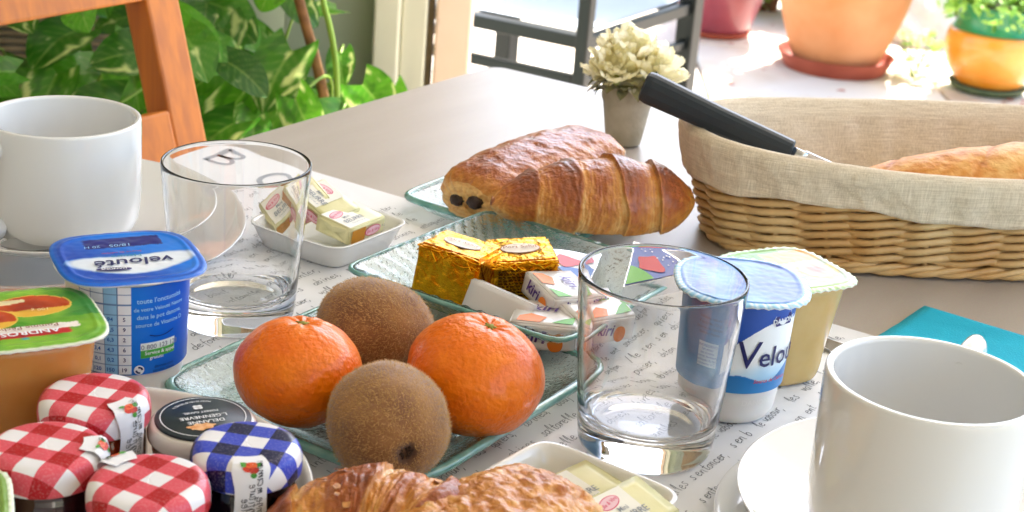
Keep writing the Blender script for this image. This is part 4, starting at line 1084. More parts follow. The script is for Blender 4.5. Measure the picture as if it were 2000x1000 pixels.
# ------------------------------------------------------------------ napkin, knives
def napkin():
    t = thing('paper_napkin', 'folded teal paper napkin on the table beyond the right coffee cup', 'napkin', T(.253,.903,.0014), radians(-35))
    m = mat('teal_paper', hexc('18b4d2'), .85, var=(30, hexc('10a4c4'), .7), bump=(900, .5, .0008, 2))
    for k in range(3):
        g, _ = grid(24, 24, lambda s, q: (.166*s+.0006*nz(s*3, q*3, k, 1), -.078*(1-q), .0002+.0008*k+.0006*abs(nz(s*4, q*4, k, 1))+ .0001))
        V, F = g; n = len(V); V2 = [(x, y, z-.0004) for x, y, z in V]; F2 = [tuple(n+i for i in reversed(f)) for f in F]
        e = [i for i in range(25)]+[25*j+24 for j in range(1, 25)]+[25*24+i for i in range(23, -1, -1)]+[25*j for j in range(23, 0, -1)]
        side = [(e[i], n+e[i], n+e[(i+1) % len(e)], e[(i+1) % len(e)]) for i in range(len(e))]
        mo('paper_ply', (V+V2, F+F2+side), m, t)
napkin()
def table_knife():
    t = thing('table_knife', 'steel knife whose tip shows between the compote pot and the right cup', 'knife', T(.1715,.8395,.003), radians(-42))
    pts = [(0,0),(.010,.0062),(.03,.0085),(.09,.009),(.09,-.007),(.02,-.0065)]
    n = len(pts); V = [(x, y, z) for z in (-.0005,.0006) for x, y in pts]; F = [tuple(range(n-1,-1,-1)), tuple(range(n,2*n))]+[(i,(i+1)%n,n+(i+1)%n,n+i) for i in range(n)]
    mo('blade', (V, F), mat('steel', ()), t, smooth=False)
    mo('handle', tube([(.09,0,.001),(.10,0,.0015),(.16,0,.002),(.175,0,.001)], [.006,.007,.0085,.006], 12, .45), mat('steel', ()), t)
table_knife()
t = bx(.003,.004,.003,.0006,1); tag(mo('paper_scrap', t, mat('teal_paper', ()), loc=T(.176,.789,.003)), 'tiny teal paper scrap on the runner just left of the right cup', 'paper scrap')

# ------------------------------------------------------------------ bread basket
def basket():
    ax, ay, rz = .204, .086, radians(10)
    c = (.312, 1.040)
    t = thing('bread_basket', 'oval wicker basket with linen liner holding a baguette and a black handled knife', 'basket', T(c[0], c[1], .0008), rz)
    e = 2.5; H = .067
    wick = mat('wicker', hexc('c99a5c'), .5, var=(25, hexc('e8c890'), .9), bump=(200, .5, .001), coat=.15)
    def outl(q, z, d=0):
        s = .885+.115*min(1, z/H)**.8
        a, b = ax*s+d, (ay-.002)*s*(.94+.06*z/H)+d
        r = (abs(cos(q)/a)**e+abs(sin(q)/b)**e)**(-1/e)
        return r*cos(q), r*sin(q)
    # arc-length spaced stake positions
    N = 2000; P = [outl(2*pi*i/N, H*.5) for i in range(N+1)]; L = [0]
    for i in range(N): L.append(L[-1]+hypot(P[i+1][0]-P[i][0], P[i+1][1]-P[i][1]))
    def ang(l):
        l %= L[-1]; lo, hi = 0, N
        while hi-lo > 1:
            md = (lo+hi)//2
            if L[md] <= l: lo = md
            else: hi = md
        return 2*pi*(lo+(l-L[lo])/(L[hi]-L[lo]))/N
    NS = 28; rnd = random.Random(12)
    for k in range(NS):
        q = ang(L[-1]*k/NS)
        mo('stake', tube([(*outl(q, z), z) for z in (.004,.02,.04,.06,H)], .0021, 7), wick, t)
    rows = 9; sp = (H-.012)/rows
    SUB = 6
    for r in range(rows):
        for ph in (0, 1):
            pts = []; z0 = .009+sp*(r+.5)+ (ph-.5)*sp*.30; j0 = rnd.uniform(-.3, .3)
            M = NS*SUB
            for i in range(M):
                l = L[-1]*i/M; q = ang(l); w_ = cos(pi*i/SUB+pi*ph)
                zz = z0 + sp*.55*sin(pi*i/SUB+pi*ph)*.5 + .0006*nz(l*60, r, ph, 1)
                x, y = outl(q, zz, .0034*w_*(1+.2*nz(l*30, r, 3)))
                pts.append((x, y, zz))
            mo('weaver', tube(pts, [.00245+.0005*nz(i*.3, r, ph) for i in range(M)], 7, .85, False, True), wick, t)
    # plaited foot border
    for ph in range(3):
        pts = []
        M = NS*SUB
        for i in range(M):
            l = L[-1]*i/M; q = ang(l); a = 2*pi*i/(SUB*2.0)+2*pi*ph/3
            x, y = outl(q, .004, .0030+.0022*cos(a)); pts.append((x, y, .0045+.0022*sin(a)))
        mo('foot_border', tube(pts, .0023, 7, 1, False, True), wick, t)
    mo('floor', rings([[(*outl(2*pi*i/96, 0, -.003), z) for i in range(96)] for z in (.004,.007)]), wick, t)
    # linen: inside lining, rolled over the rim and down outside
    lin = bpy.data.materials.new('linen'); lin.use_nodes = True; n = lin.node_tree.nodes; l_ = lin.node_tree.links; b = n['Principled BSDF']
    tc = n.new('ShaderNodeTexCoord'); b.inputs['Roughness'].default_value = .9; b.inputs['Sheen Weight'].default_value = .2
    wv = []
    for sc_ in ((60, 60, 1800), (1500, 1500, 60)):
        mp = n.new('ShaderNodeMapping'); mp.inputs['Scale'].default_value = sc_; t_ = n.new('ShaderNodeTexNoise'); t_.inputs['Scale'].default_value = 1; t_.inputs['Detail'].default_value = 2
        l_.new(tc.outputs['Object'], mp.inputs[0]); l_.new(mp.outputs[0], t_.inputs['Vector']); wv.append(t_)
    ad = n.new('ShaderNodeMath'); ad.operation = 'ADD'; l_.new(wv[0].outputs['Fac'], ad.inputs[0]); l_.new(wv[1].outputs['Fac'], ad.inputs[1])
    rp = n.new('ShaderNodeValToRGB'); rp.color_ramp.elements[0].position = .75/2; rp.color_ramp.elements[1].position = .62
    rp.color_ramp.elements[0].color = (.60,.49,.35,1); rp.color_ramp.elements[1].color = (.82,.71,.55,1)
    hf = n.new('ShaderNodeMath'); hf.operation = 'MULTIPLY'; hf.inputs[1].default_value = .5; l_.new(ad.outputs[0], hf.inputs[0]); l_.new(hf.outputs[0], rp.inputs[0]); l_.new(rp.outputs[0], b.inputs['Base Color'])
    bu = n.new('ShaderNodeBump'); bu.inputs['Strength'].default_value = .4; bu.inputs['Distance'].default_value = .0006; l_.new(ad.outputs[0], bu.inputs['Height']); l_.new(bu.outputs[0], b.inputs['Normal'])
    M = 420
    prof = [(-.0082,.010,0),(-.0080,.03,0),(-.0080,.050,0),(-.0070,H-.004,0),(-.003,H+.0035,.2),(.001,H+.0055,.3),(.0048,H+.004,.5),(.0068,H-.002,.8),(.0075,H-.012,1),(.0074,H-.016,1.1),(.0078,H-.020,1.2),(.0088,H-.0225,1.3),(.0075,H-.025,1.3),(.0062,H-.0235,1.3)]
    R = []
    for d, z, wob in sm(prof, 2):
        ring = []
        for i in range(M):
            q = ang(L[-1]*i/M); s = i/M*2*pi
            dz = wob*(.0022*sin(s*5+1)+.0008*sin(s*17+2)) if z < H-.008 else 0
            dd = wob*(.0020*nz(cos(s)*9, sin(s)*9, z*40+s*2, 1)+.0010*nz(cos(s)*26+z*60, sin(s)*26, z*90, 1))
            if wob == 0: dd = .0026*nz(cos(s)*7, sin(s)*7, z*30+s, 1)
            rise = .0065*max(0, abs(cos(q)))**6 * (z/H if z > 0 else 0) + .004*max(0, sin(q))*(z/H)
            x, y = outl(q, min(z, H), d+dd); ring.append((x, y, z+dz+rise))
        R.append(ring)
    mo('linen_liner', rings(R, False, False, False), lin, t)
    x, y = 0, 0
    mo('liner_floor', rings([[(*outl(2*pi*i/96, 0, -.006), z) for i in range(96)] for z in (.0085,.0100)]), lin, t)
    # tie ribbon hanging at the right front
    q = ang(0); qq = -radians(74)
    x0, y0 = outl(qq, .04, .0105)
    for k in range(2):
        P = sm([(x0, y0, .046),(x0-.004+.014*k, y0-.002, .038),(x0-.012+.02*k, y0-.001, .026),(x0-.008+.018*k, y0, .014)], 2)
        mo('tie_ribbon', tube(P, [.0018+.002*abs(sin(i*.5)) for i in range(len(P))], 8, .35), lin, t)
    return t, outl
bk, boutl = basket()

def baguette():
    t = thing('baguette', 'golden baguette lying in the linen lined basket', 'bread', T(.352,1.022,.0500), 0, rot=(0, radians(-6), radians(9)))
    NU, NV = 260, 90; L, R0 = .300, .0340; V, K = [], []
    for j in range(NU+1):
        s = -1+2*j/NU; env = max(0, 1-abs(s)**3.2)**.62
        for i in range(NV):
            a = 2*pi*i/NV; c, sn = cos(a), sin(a)
            k = sin(s*9+a*1.4+.8); ear = max(0, k-.62)*max(0, sn)*.6
            r = R0*env*(1+.03*fbm(s*6, c*2, sn*2, 1.5)+.16*ear-.05*math.exp(-((k-.45)/.12)**2)*max(0, sn))
            V.append((L/2*s, r*c, r*sn*.85))
            q = .18+.25*fbm(s*8, c*3, sn*3, 2.5)+.16*sn-.30*min(1, ear*2.2)+.22*math.exp(-((k-.5)/.08)**2)*max(0, sn)
            K.append(crust_col(q*.9))
    F = [((j*NV+i), (j*NV+(i+1) % NV), ((j+1)*NV+(i+1) % NV), ((j+1)*NV+i)) for j in range(NU) for i in range(NV)]
    mo('crust', (V, F), mat('bread_crust', (.6,.4,.2), .6, attr='Col', bump=(300, .8, .0012, 6), coat=.1), t, cols=K)
baguette()
def bread_knife():
    # handle rests on the left rim and points up to the left; blade goes down into the basket
    A = Vector((.0830, .985, .1130)); B = Vector((.1650, .962, .0800))
    A = Vector(KN_A); B = Vector(KN_B)
    d = (B-A).normalized(); Ln = (B-A).length
    q = d.to_track_quat('X', 'Z').to_euler()
    t = thing('bread_knife', 'knife with thick black handle resting on the left rim of the bread basket', 'knife', T(*A), 0, rot=tuple(q))
    m = mat('black_plastic', hexc('2b333a'), .38, bump=(900, .3, .0004))
    R = []
    for x, a, b in ((-.001,.0085,.006),(0,.0098,.0070),(.004,.0105,.0076),(Ln*.5,.0090,.0067),(Ln-.012,.0089,.0065),(Ln-.001,.0088,.0064),(Ln,.0078,.0055)):
        ring = [(x, p[1], p[0]) for p in sm([( -a, -b*.55),(-a*.55,-b),(a*.55,-b),(a,-b*.55),(a,b*.55),(a*.55,b),(-a*.55,b),(-a,b*.55)], 1, True)]; R.append(ring)
    mo('handle', rings(R), m, t, smooth=False)
    st = mat('steel', ())
    mo('bolster', rings([[(x, .003*cos(a), .0055*sin(a)) for a in [2*pi*i/20 for i in range(20)]] for x in (Ln-.001, Ln+.006, Ln+.010)]), st, t)
    pts = [(Ln+.008,-.0060),(Ln+.05,-.0065),(Ln+.06,.004),(Ln+.05,.007),(Ln+.008,.0060)]
    n = len(pts); V = [(x, y, z) for y in (-.0007,.0007) for x, z in pts]; F = [tuple(range(n)), tuple(range(2*n-1, n-1, -1))]+[(i+n, n+(i+1)%n, (i+1)%n, i) for i in range(n)]
    mo('blade', (V, F), st, t, smooth=False)
KN_A, KN_B = (.0770, 1.004, .1000), (.1715, .975, .0710)
bread_knife()

# ------------------------------------------------------------------ flower pot on the table
def petal_mat():
    m = mat('cream_petal', hexc('fffce6'), .6, var=(45, hexc('fbe98c'), .7)); n = m.node_tree.nodes; l = m.node_tree.links; b = n['Principled BSDF']
    tl = n.new('ShaderNodeBsdfTranslucent'); tl.inputs['Color'].default_value = (1.0,.98,.80,1); mx = n.new('ShaderNodeMixShader'); mx.inputs[0].default_value = .72
    l.new(b.outputs[0], mx.inputs[1]); l.new(tl.outputs[0], mx.inputs[2]); l.new(mx.outputs[0], n['Material Output'].inputs['Surface']); return m
def flowers():
    t = thing('flower_pot', 'little clay pot of cream artificial blooms at the far end of the table', 'flower pot', T(.0800,1.2100,.0008), .3)
    m = mat('grey_clay', hexc('c0b8a8'), .85, var=(40, hexc('a09884'), .9), bump=(300, .5, .001))
    mo('pot', lathe(sm([(0,0),(.0125,0),(.0140,.001),(.0190,.034),(.0205,.036),(.0212,.048),(.0200,.049),(.0185,.047),(.0170,.036),(0,.035)], 2), 64), m, t)
    mo('soil', lathe([(0,.043),(.0185,.042)], 32), mat('moss', hexc('5a5a30'), .95, bump=(400, 1, .002)), t)
    rnd = random.Random(5)
    pm = petal_mat()
    # one petal mesh: a cupped spoon with pointed tip
    def pf(w_, L, cup):
        def f(s, q):
            ww = w_*(.35+.65*q)*(1-max(0, q-.72)**2*9)**.5 if q < .999 else w_*.25; x = (s-.5)*2
            return (x*ww, L*q*(1-.15*q), cup*L*(q*q)+.25*ww*x*x+.0016*sin(x*6+q*9)*q)
        return grid(6, 8, f)[0]
    protos = []
    for k in range(3): protos.append(pf(.0062+.0010*k, .0235+.002*k, .18+.16*k))
    me = []
    heads = [((-.014,-.005,.057), 98, 1.0, (-.5,-.3)), ((.013,-.009,.058), 98, 1.0, (.5,-.35)), ((-.001,.004,.067), 100, 1.05, (0,.4))]
    meshes = []
    for hx, (p, n, sc_, tl) in enumerate(heads):
        h = mo('flower_head', xf(lathe(sm([(0,-.010),(.004,-.008),(.006,0),(.003,.006),(0,.008)], 2), 20), tr(*p)), mat('petal_base', hexc('c9cf7a'), .7), t)
        for k in range(n):
            if not meshes or len(meshes) < 3:
                o = mo('petal', protos[len(meshes)], pm, h); meshes.append(o)
            else: o = share('petal', rnd.choice(meshes), h)
            f = k/n; el = radians(85)*(1-f)**.8 - radians(28)*f; az = k*2.39996+rnd.uniform(-.2,.2)
            dirv = Vector((cos(az)*cos(el)+tl[0]*.25, sin(az)*cos(el)+tl[1]*.25, sin(el))).normalized()
            o.rotation_euler = (dirv.to_track_quat('Y', 'Z') @ Matrix.Rotation(rnd.uniform(-.5,.5), 4, 'Y').to_quaternion()).to_euler()
            o.location = Vector(p)+dirv*.003; s = sc_*rnd.uniform(.78, 1.1)*(.72+.35*f); o.scale = (s, s, s)
    # dry grey-green leaves and shells round the pot rim
    lm = mat('dry_leaf', hexc('8f8a63'), .8, var=(60, hexc('6f6a45'), .8)); lw = mat('pale_leaf', hexc('b9b29c'), .8)
    lp = None
    def lf(s, q): x = (s-.5)*2; w_ = .0042*sin(pi*(.06+.94*q))**.8; return (x*w_, .015*q, .004*sin(q*2.5)+.0008*x*x)
    for k in range(46):
        az = rnd.uniform(0, 2*pi); el = rnd.uniform(-1.0, .35)
        if lp is None: o = mo('leaf', grid(4, 7, lf)[0], lm, t); lp = o; lp2 = bpy.data.meshes.new_from_object(o); lp2.materials.clear(); lp2.materials.append(lw)
        else: o = share('leaf', lp if rnd.random() < .62 else lp2, t)
        d = Vector((cos(az)*cos(el), sin(az)*cos(el), sin(el)))
        o.rotation_euler = d.to_track_quat('Y', 'Z').to_euler(); o.location = (cos(az)*.018, sin(az)*.018, .046+rnd.uniform(-.004,.008)); s = rnd.uniform(.7, 1.15); o.scale = (s,s,s)
    g = share('leaf', lp, t); g.data = lp.data.copy(); g.data.materials.clear(); g.data.materials.append(mat('dark_green_leaf', hexc('2f4a26'), .6)); g.location = (.010,-.020,.050); g.rotation_euler = (radians(60),0,radians(-60)); g.scale = (1.2,1.1,1.1)
    for o in list(t.children):
        pass
flowers()

# ------------------------------------------------------------------ indoor wooden chair
def beam(a, b, w_, d, up=(0,0,1), bev=.003, wv=None):
    """box from a to b, width w_ along side vector, depth d"""
    a, b = Vector(a), Vector(b); x = (b-a); L = x.length; x.normalize(); s = Vector(wv) if wv else Vector(up).cross(x); s = (s-x*s.dot(x)).normalized(); z = x.cross(s)
    V, F = bx(L, w_, d, bev, 2); mid = (a+b)/2
    return [tuple(mid+x*p[0]+s*p[1]+z*p[2]) for p in V], F
def wood_chair():
    wood = bpy.data.materials.new('orange_wood'); wood.use_nodes = True; n = wood.node_tree.nodes; l = wood.node_tree.links; b = n['Principled BSDF']
    tc = n.new('ShaderNodeTexCoord'); mp = n.new('ShaderNodeMapping'); mp.inputs['Scale'].default_value = (60, 60, 3.0)
    w_ = n.new('ShaderNodeTexNoise'); w_.inputs['Scale'].default_value = 1.6; w_.inputs['Detail'].default_value = 4
    r = n.new('ShaderNodeValToRGB'); r.color_ramp.elements[0].position = .35; r.color_ramp.elements[0].color = (.46,.135,.016,1); r.color_ramp.elements[1].position = .65; r.color_ramp.elements[1].color = (.61,.19,.016,1)
    l.new(tc.outputs['Object'], mp.inputs[0]); l.new(mp.outputs[0], w_.inputs['Vector']); l.new(w_.outputs['Fac'], r.inputs[0]); l.new(r.outputs[0], b.inputs['Base Color'])
    b.inputs['Roughness'].default_value = .5
    # base at the foot of the far back post; local x along the back (towards the camera), local y away from the table
    t = thing('wooden_chair', 'orange wooden chair with raked back drawn up to the left side of the table', 'chair', CH_LOC, CH_RZ)
    W = .42
    tilt = CH_TILT
    def bp(x, h): return (x, max(0, h-.42)*tilt, h)
    for x in (0, W):
        mo('back_post', beam(bp(x, .40), bp(x, .90), .040, .030, wv=(1,0,0)), wood, t, smooth=False)
        mo('leg', beam((x, 0, 0), (x, 0, .412), .040, .034, wv=(1,0,0)), wood, t, smooth=False)
        mo('leg', beam((x, .40, 0), (x, .40, .412), .040, .034, wv=(1,0,0)), wood, t, smooth=False)
        mo('side_rail', beam((x, .018, .38), (x, .382, .38), .024, .05, wv=(1,0,0)), wood, t, smooth=False)
    def rail(h, hh, nm): return mo(nm, beam(Vector(bp(.0202, h))+Vector((0,.002,0)), Vector(bp(W-.0202, h))+Vector((0,.002,0)), .024, hh, wv=(0,1,-tilt)), wood, t, smooth=False)
    rail(CH_TOP, .055, 'top_rail'); rail(CH_LOW, .060, 'lower_rail')
    mo('seat', bx(W+.03, .42, .024, .006, c=(W/2, .20, .426)), wood, t, smooth=False)
CH_LOC = (-.250, 1.362, 0); CH_RZ = radians(238.5); CH_TILT = -.30; CH_TOP = .815; CH_LOW = .665
wood_chair()

# ------------------------------------------------------------------ foliage
def leaf_mat(name, translucent=.35, rough=.3, coat=.2):
    if name in MATS: return MATS[name]
    m = bpy.data.materials.new(name); m.use_nodes = True; n = m.node_tree.nodes; l = m.node_tree.links; b = n['Principled BSDF']
    a = n.new('ShaderNodeAttribute'); a.attribute_name = 'Col'; l.new(a.outputs['Color'], b.inputs['Base Color'])
    b.inputs['Roughness'].default_value = rough; b.inputs['Coat Weight'].default_value = coat
    tl = n.new('ShaderNodeBsdfTranslucent'); hs = n.new('ShaderNodeHueSaturation'); hs.inputs['Value'].default_value = 1.5; hs.inputs['Hue'].default_value = .48
    l.new(a.outputs['Color'], hs.inputs['Color']); l.new(hs.outputs[0], tl.inputs['Color'])
    mx = n.new('ShaderNodeMixShader'); mx.inputs[0].default_value = translucent
    l.new(b.outputs[0], mx.inputs[1]); l.new(tl.outputs[0], mx.inputs[2]); l.new(mx.outputs[0], n['Material Output'].inputs['Surface'])
    MATS[name] = m; return m
def pothos():
    planter = thing('planter_box', 'long brown planter against the back wall holding a trailing variegated plant', 'planter', (-.62, 1.985, 0), radians(8))
    pm = mat('brown_planter', hexc('7d6242'), .8, var=(14, hexc('5d452c'), .8), bump=(60, .4, .003))
    for s in (-1, 1): mo('side_board', bx(1.02, .022, .445, .003, c=(0, s*.15, .245)), pm, planter, smooth=False); mo('end_board', bx(.022, .276, .445, .003, c=(s*.498, 0, .245)), pm, planter, smooth=False)
    mo('rim', bx(1.06, .026, .020, .003, c=(0, -.152, .4785)), pm, planter, smooth=False)
    mo('soil', bx(.97, .274, .02, 0, c=(0, 0, .44)), mat('soil', hexc('3a2d20'), .95, bump=(80, 1, .01)), planter, smooth=False)
    t = thing('pothos_plant', 'leafy green and cream variegated climbing plant between the wooden chair and the door jamb', 'plant', (-.62, 1.985, .58))
    lm = leaf_mat('pothos_leaf', .30, .28, .3)
    rnd = random.Random(21); protos = []
    for k in range(7):
        base = lerp(hexc('1f5a10'), hexc('4e9a1c'), k/6.); vein = lerp(base, hexc('b4d070'), .30); cream = hexc('cfdc90'); varg = (-.1,.0,.22,-.1,.08,-.2,-.1)[k]
        W_ = .036+.004*(k % 3)
        def f(s, q, W_=W_):
            x = (s-.5)*2; y = q
            ww = W_*(sin(pi*min(1, .16+.84*q))**.62)*(1-.15*q) if q < .999 else 0
            back = -.013*(abs(x)**1.2)*max(0, 1-q*3.2)*2.0
            return (x*ww, .092*y+back, .010*sin(q*pi)*.8 - .014*q*q + .13*abs(x)*ww - .0016*sin(q*24)*abs(x)*.6)
        def cf(s, q, base=base, vein=vein, varg=varg, k=k):
            x = abs(s-.5)*2; c = base
            v = abs((q*7 - x*2.2) % 1-.5); c = lerp(c, vein, .55*max(0, .16-v)/.16) if x > .06 else vein
            nzv = nz(s*3.0, q*2.2+x*1.5, k*3.7, 1.3)+.35*nz(s*9, q*7, k, 1)
            if nzv > .42-varg: c = lerp(c, cream, min(1, (nzv-.42+varg)*6)*.85)
            elif nzv < -.35: c = lerp(c, hexc('1e5212'), .5)
            return c
        g, K = grid(22, 26, f, cf)
        V, F = g
        me = mo('leaf', (V, F), lm, t, cols=K); protos.append(me)
    spots = []
    for k in range(280):
        x = rnd.uniform(-.50, .40); y = rnd.uniform(-.30, .22); z = rnd.uniform(-.12, .40)
        if x > .20: z = min(z, .10-(x-.20)*.8); y = min(y, -.02)
        spots.append((x, y, z))
    # hand-placed leaves near the jamb and beside the chair post, as in the photograph
    near = [((.46,-.12,.025), 3), ((.49,-.16,.005), 1), ((.36,-.24,.035), 4), ((.41,-.22,.010), 2), ((.30,-.29,.015), 1), ((.33,-.10,.12), 1), ((.38,-.05,.10), 4), ((.345,-.175,.075), 2), ((.395,-.12,.062), 1), ((.43,-.19,.045), 4), ((.285,-.255,.075), 0), ((.175,-.30,.030), 2), ((.235,-.26,.105), 3), ((.33,-.20,.17), 5), ((-.06,-.28,.10), 4), ((-.01,-.26,.13), 2)]
    stems = []
    for i, p in enumerate(spots+[q[0] for q in near]):
        if i < 7: o = protos[i]
        else: o = share('leaf', protos[near[i-len(spots)][1] if i >= len(spots) else rnd.randrange(7)], t)
        az = rnd.uniform(-pi*.95, -pi*.05) if i >= 40 else rnd.uniform(-pi, 0)
        el = rnd.uniform(-1.1, .1)
        d = Vector((cos(az)*cos(el), sin(az)*cos(el)*.8, sin(el))).normalized()
        n0 = Vector((rnd.uniform(-.5,.5), -1+rnd.uniform(-.3,.3), .9+rnd.uniform(-.4,.5)))
        zax = (n0 - d*n0.dot(d)).normalized(); xax = d.cross(zax)
        M = Matrix((xax, d, zax)).transposed()
        o.rotation_euler = M.to_euler(); o.location = p; s = rnd.uniform(.48, .95); o.scale = (s, s, s)
        if i % 3 == 0:
            q = (p[0]+rnd.uniform(-.06,.06), p[1]*.4, max(-.02, p[2]-rnd.uniform(.08,.2)))
            stems.append(tube(sm([p, ((p[0]+q[0])/2+.02, (p[1]+q[1])/2, (p[2]+q[2])/2+.05), q], 2), .0017, 6))
    o = mo('stems', merge(*stems), mat('vine_green', hexc('7fa03a'), .5), t); o['kind'] = 'stuff'
    bark = mat('brown_stem', hexc('94683c'), .7, var=(60, hexc('6a4526'), .8))
    mo('climbing_stem', tube(sm([(.300,-.16,.36),(.318,-.17,.26),(.345,-.17,.15),(.385,-.165,.02),(.39,-.16,-.05)], 2), .0062, 10), bark, t)
    mo('climbing_stem', tube(sm([(.375,-.16,.24),(.37,-.17,.16),(.395,-.17,.08),(.40,-.165,.0)], 2), .0036, 8), mat('vine_green', ()), t)
    mo('climbing_stem', tube(sm([(.235,-.18,.25),(.27,-.19,.20),(.315,-.20,.125)], 2), .0034, 8), mat('vine_green', ()), t)
    mo('plant_tie', tube(sm([(.300,-.176,.30),(.320,-.178,.275),(.330,-.176,.30),(.325,-.17,.34),(.30,-.17,.35)], 2), .0040, 8, .5), mat('cream_tie', hexc('e9dc9a'), .6), t)
pothos()
def reed_screen():
    t = thing('reed_screen', 'beige ribbed reed screen on the wall behind the wooden chair', 'screen', (-.98, 2.28, 0), radians(6))
    g = [tube([(-.42, 0, z), (.42, 0, z+.02)], .0050, 6) for z in [.06+.0115*i for i in range(150)]]
    o = mo('reeds', merge(*g), mat('reed', hexc('a98f6c'), .8, var=(30, hexc('7d6648'), .8)), t); o['kind'] = 'stuff'
    for x in (-.3, 0, .3): mo('binding', bx(.006, .012, 1.74, .001, c=(x, -.003, .92)), mat('reed_binding', hexc('6b5638'), .8), t, smooth=False)
reed_screen()

def clump(n, rx, ry, rz_, cols, seed, size=.05, bias=0):
    """leafy mass: many small bent leaf faces spread through an uneven volume"""
    rnd = random.Random(seed); V, F, K = [], [], []
    cents = [(rnd.uniform(-.7,.7)*rx, rnd.uniform(-.7,.7)*ry, rnd.uniform(.04,.85)*rz_, rnd.uniform(.22,.42)*min(rx, rz_)) for _ in range(14)]
    for k in range(n):
        c = rnd.choice(cents); d = Vector((rnd.gauss(0,1), rnd.gauss(0,1), rnd.gauss(0,1))).normalized(); r = c[3]*rnd.uniform(.55, 1.05)
        p = Vector(c[:3])+d*r
        if p.z < 0: p.z = rnd.uniform(0, .12)
        a = Vector((rnd.gauss(0,1), rnd.gauss(0,1), rnd.gauss(0,.6))).normalized(); b = a.cross(d+Vector((0,0,.6))).normalized()
        s = size*rnd.uniform(.6, 1.3); i0 = len(V)
        V += [tuple(p-a*s), tuple(p+b*s*.35+Vector((0,0,s*.1))), tuple(p+a*s), tuple(p-b*s*.35+Vector((0,0,s*.1)))]
        F += [(i0, i0+1, i0+2), (i0, i0+2, i0+3)]
        K += [lerp(cols[0], cols[1], rnd.random())]*4
    return (V, F), K
G1, G2 = hexc('3c6a1c'), hexc('8cb84a')
def shrub(name, loc, rx, ry, rz_, n, label, cols, seed, size=.05, grp=None, cat='shrub'):
    t = thing(name, label, cat, loc, 0, grp)
    vf, K = clump(n, rx, ry, rz_, cols, seed, size)
    o = mo('foliage', vf, leaf_mat('shrub_leaf', .3, .5, .1), t, smooth=False, cols=K); o['kind'] = 'stuff'
    rnd = random.Random(seed); g = []
    for k in range(7):
        a = rnd.uniform(0, 2*pi); g.append(tube(sm([(0.02*cos(a), .02*sin(a), -.02), (rx*.2*cos(a), ry*.2*sin(a), rz_*.35), (rx*.5*cos(a), ry*.5*sin(a), rz_*.7)], 2), [.012, .010, .009, .008, .007, .006, .005, .004, .004][:9] if False else .008, 6))
    mo('stems', merge(*g), mat('bark', hexc('6b5138'), .9), t)
    return t
shrub('garden_shrub', (.82, 5.50, 0), .30, .22, .60, 6500, 'leafy green shrub between the purple pot and the big terracotta pot', (G1, G2), 1, .034)
shrub('garden_shrub', (2.02, 5.75, 0), .50, .40, .9, 6500, 'dense green shrub behind the orange pot on the right', (hexc('3a5a1e'), hexc('86a548')), 2, .036)
shrub('garden_shrub', (1.52, 5.62, 0), .22, .25, .75, 4500, 'darker shrub at the right of the big terracotta pot', (hexc('33501c'), hexc('6f8c3c')), 4, .034)
random.seed(5)
for k, (x, y) in enumerate(((-2.2, 9.2), (-.6, 9.6), (1.1, 9.8), (2.9, 9.5), (4.7, 9.1), (6.2, 8.2), (6.6, 6.2), (6.7, 4.0))):  # hedge out of view, added only for its effect on light and reflections
    shrub('unseen_hedge_bush', (x, y, 0), 1.0, .6, 2.1, 2600, 'unseen tall green hedge bush added for reflections, ' + ('at the far left end of the hedge', 'second from the left end of the hedge', 'third from the left end of the hedge, behind the terrace chair', 'in the middle of the hedge behind the big terracotta pot', 'at the back right corner of the garden', 'first along the right side of the garden', 'second along the right side of the garden', 'nearest the house on the right side')[k], (hexc('2f5218'), hexc('6f9a38')), 20+k, .11, 'unseen hedge bushes added around the garden')
def weed():
    t = thing('garden_seedling', 'small bright green seedling growing from the paving between the terracotta and orange pots', 'plant', (1.145, 4.66, .015))
    rnd = random.Random(3); lm = leaf_mat('seedling_leaf', .35, .5, .1); g, K = grid(6, 8, lambda s, q: ((s-.5)*.040*sin(pi*(.05+.95*q))**.8, .050*q, .012*q*(1-q)), lambda s, q: hexc('9ac06a'))
    p = None
    for k in range(34):
        z = rnd.uniform(.02, .15); a = rnd.uniform(0, 2*pi); r = rnd.uniform(.01, .07)
        if p is None: o = mo('leaf', g, lm, t, cols=K); p = o
        else: o = share('leaf', p, t)
        o.location = (r*cos(a), r*sin(a), z); o.rotation_euler = (rnd.uniform(-.1, .8), 0, rnd.uniform(0, 6.3)); s = rnd.uniform(.5, 1); o.scale = (s,s,s)
    mo('stems', merge(*[tube([(0,0,0), (.05*cos(a), .05*sin(a), .14)], .002, 5) for a in (0, 1.3, 2.6, 4, 5.2)]), mat('vine_green', ()), t)
weed()

# ------------------------------------------------------------------ pots on the terrace
def garden_pot(loc, prof, m, label, soil_r, soil_z, name='garden_pot', n=72, rings_=(), bands=()):
    t = thing(name, label, 'pot', loc)
    mo('pot', lathe(sm(prof, 2), n), m, t)
    mo('soil', lathe([(0, soil_z), (soil_r, soil_z-.004)], 40), mat('soil', hexc('3a2d20')), t)
    for nm, pr, mm in bands: mo(nm, lathe(sm(pr, 1), n), mm, t)
    return t
terra = mat('terracotta', hexc('bd7848'), .8, var=(5, hexc('cf9468'), .8), bump=(60, .3, .003))
tp = garden_pot((.915, 4.69, .055), [(0,0),(.125,0),(.132,.006),(.160,.08),(.190,.17),(.205,.25),(.205,.31),(.198,.37),(.212,.38),(.212,.41),(.195,.41),(.185,.37),(.17,.36),(0,.35)], terra,
           'large terracotta pot on a red saucer out on the sunny terrace', .17, .385, 'terracotta_pot',
           bands=(('raised_band', [(.2040,.272),(.2085,.276),(.2085,.286),(.2050,.292)], terra),))
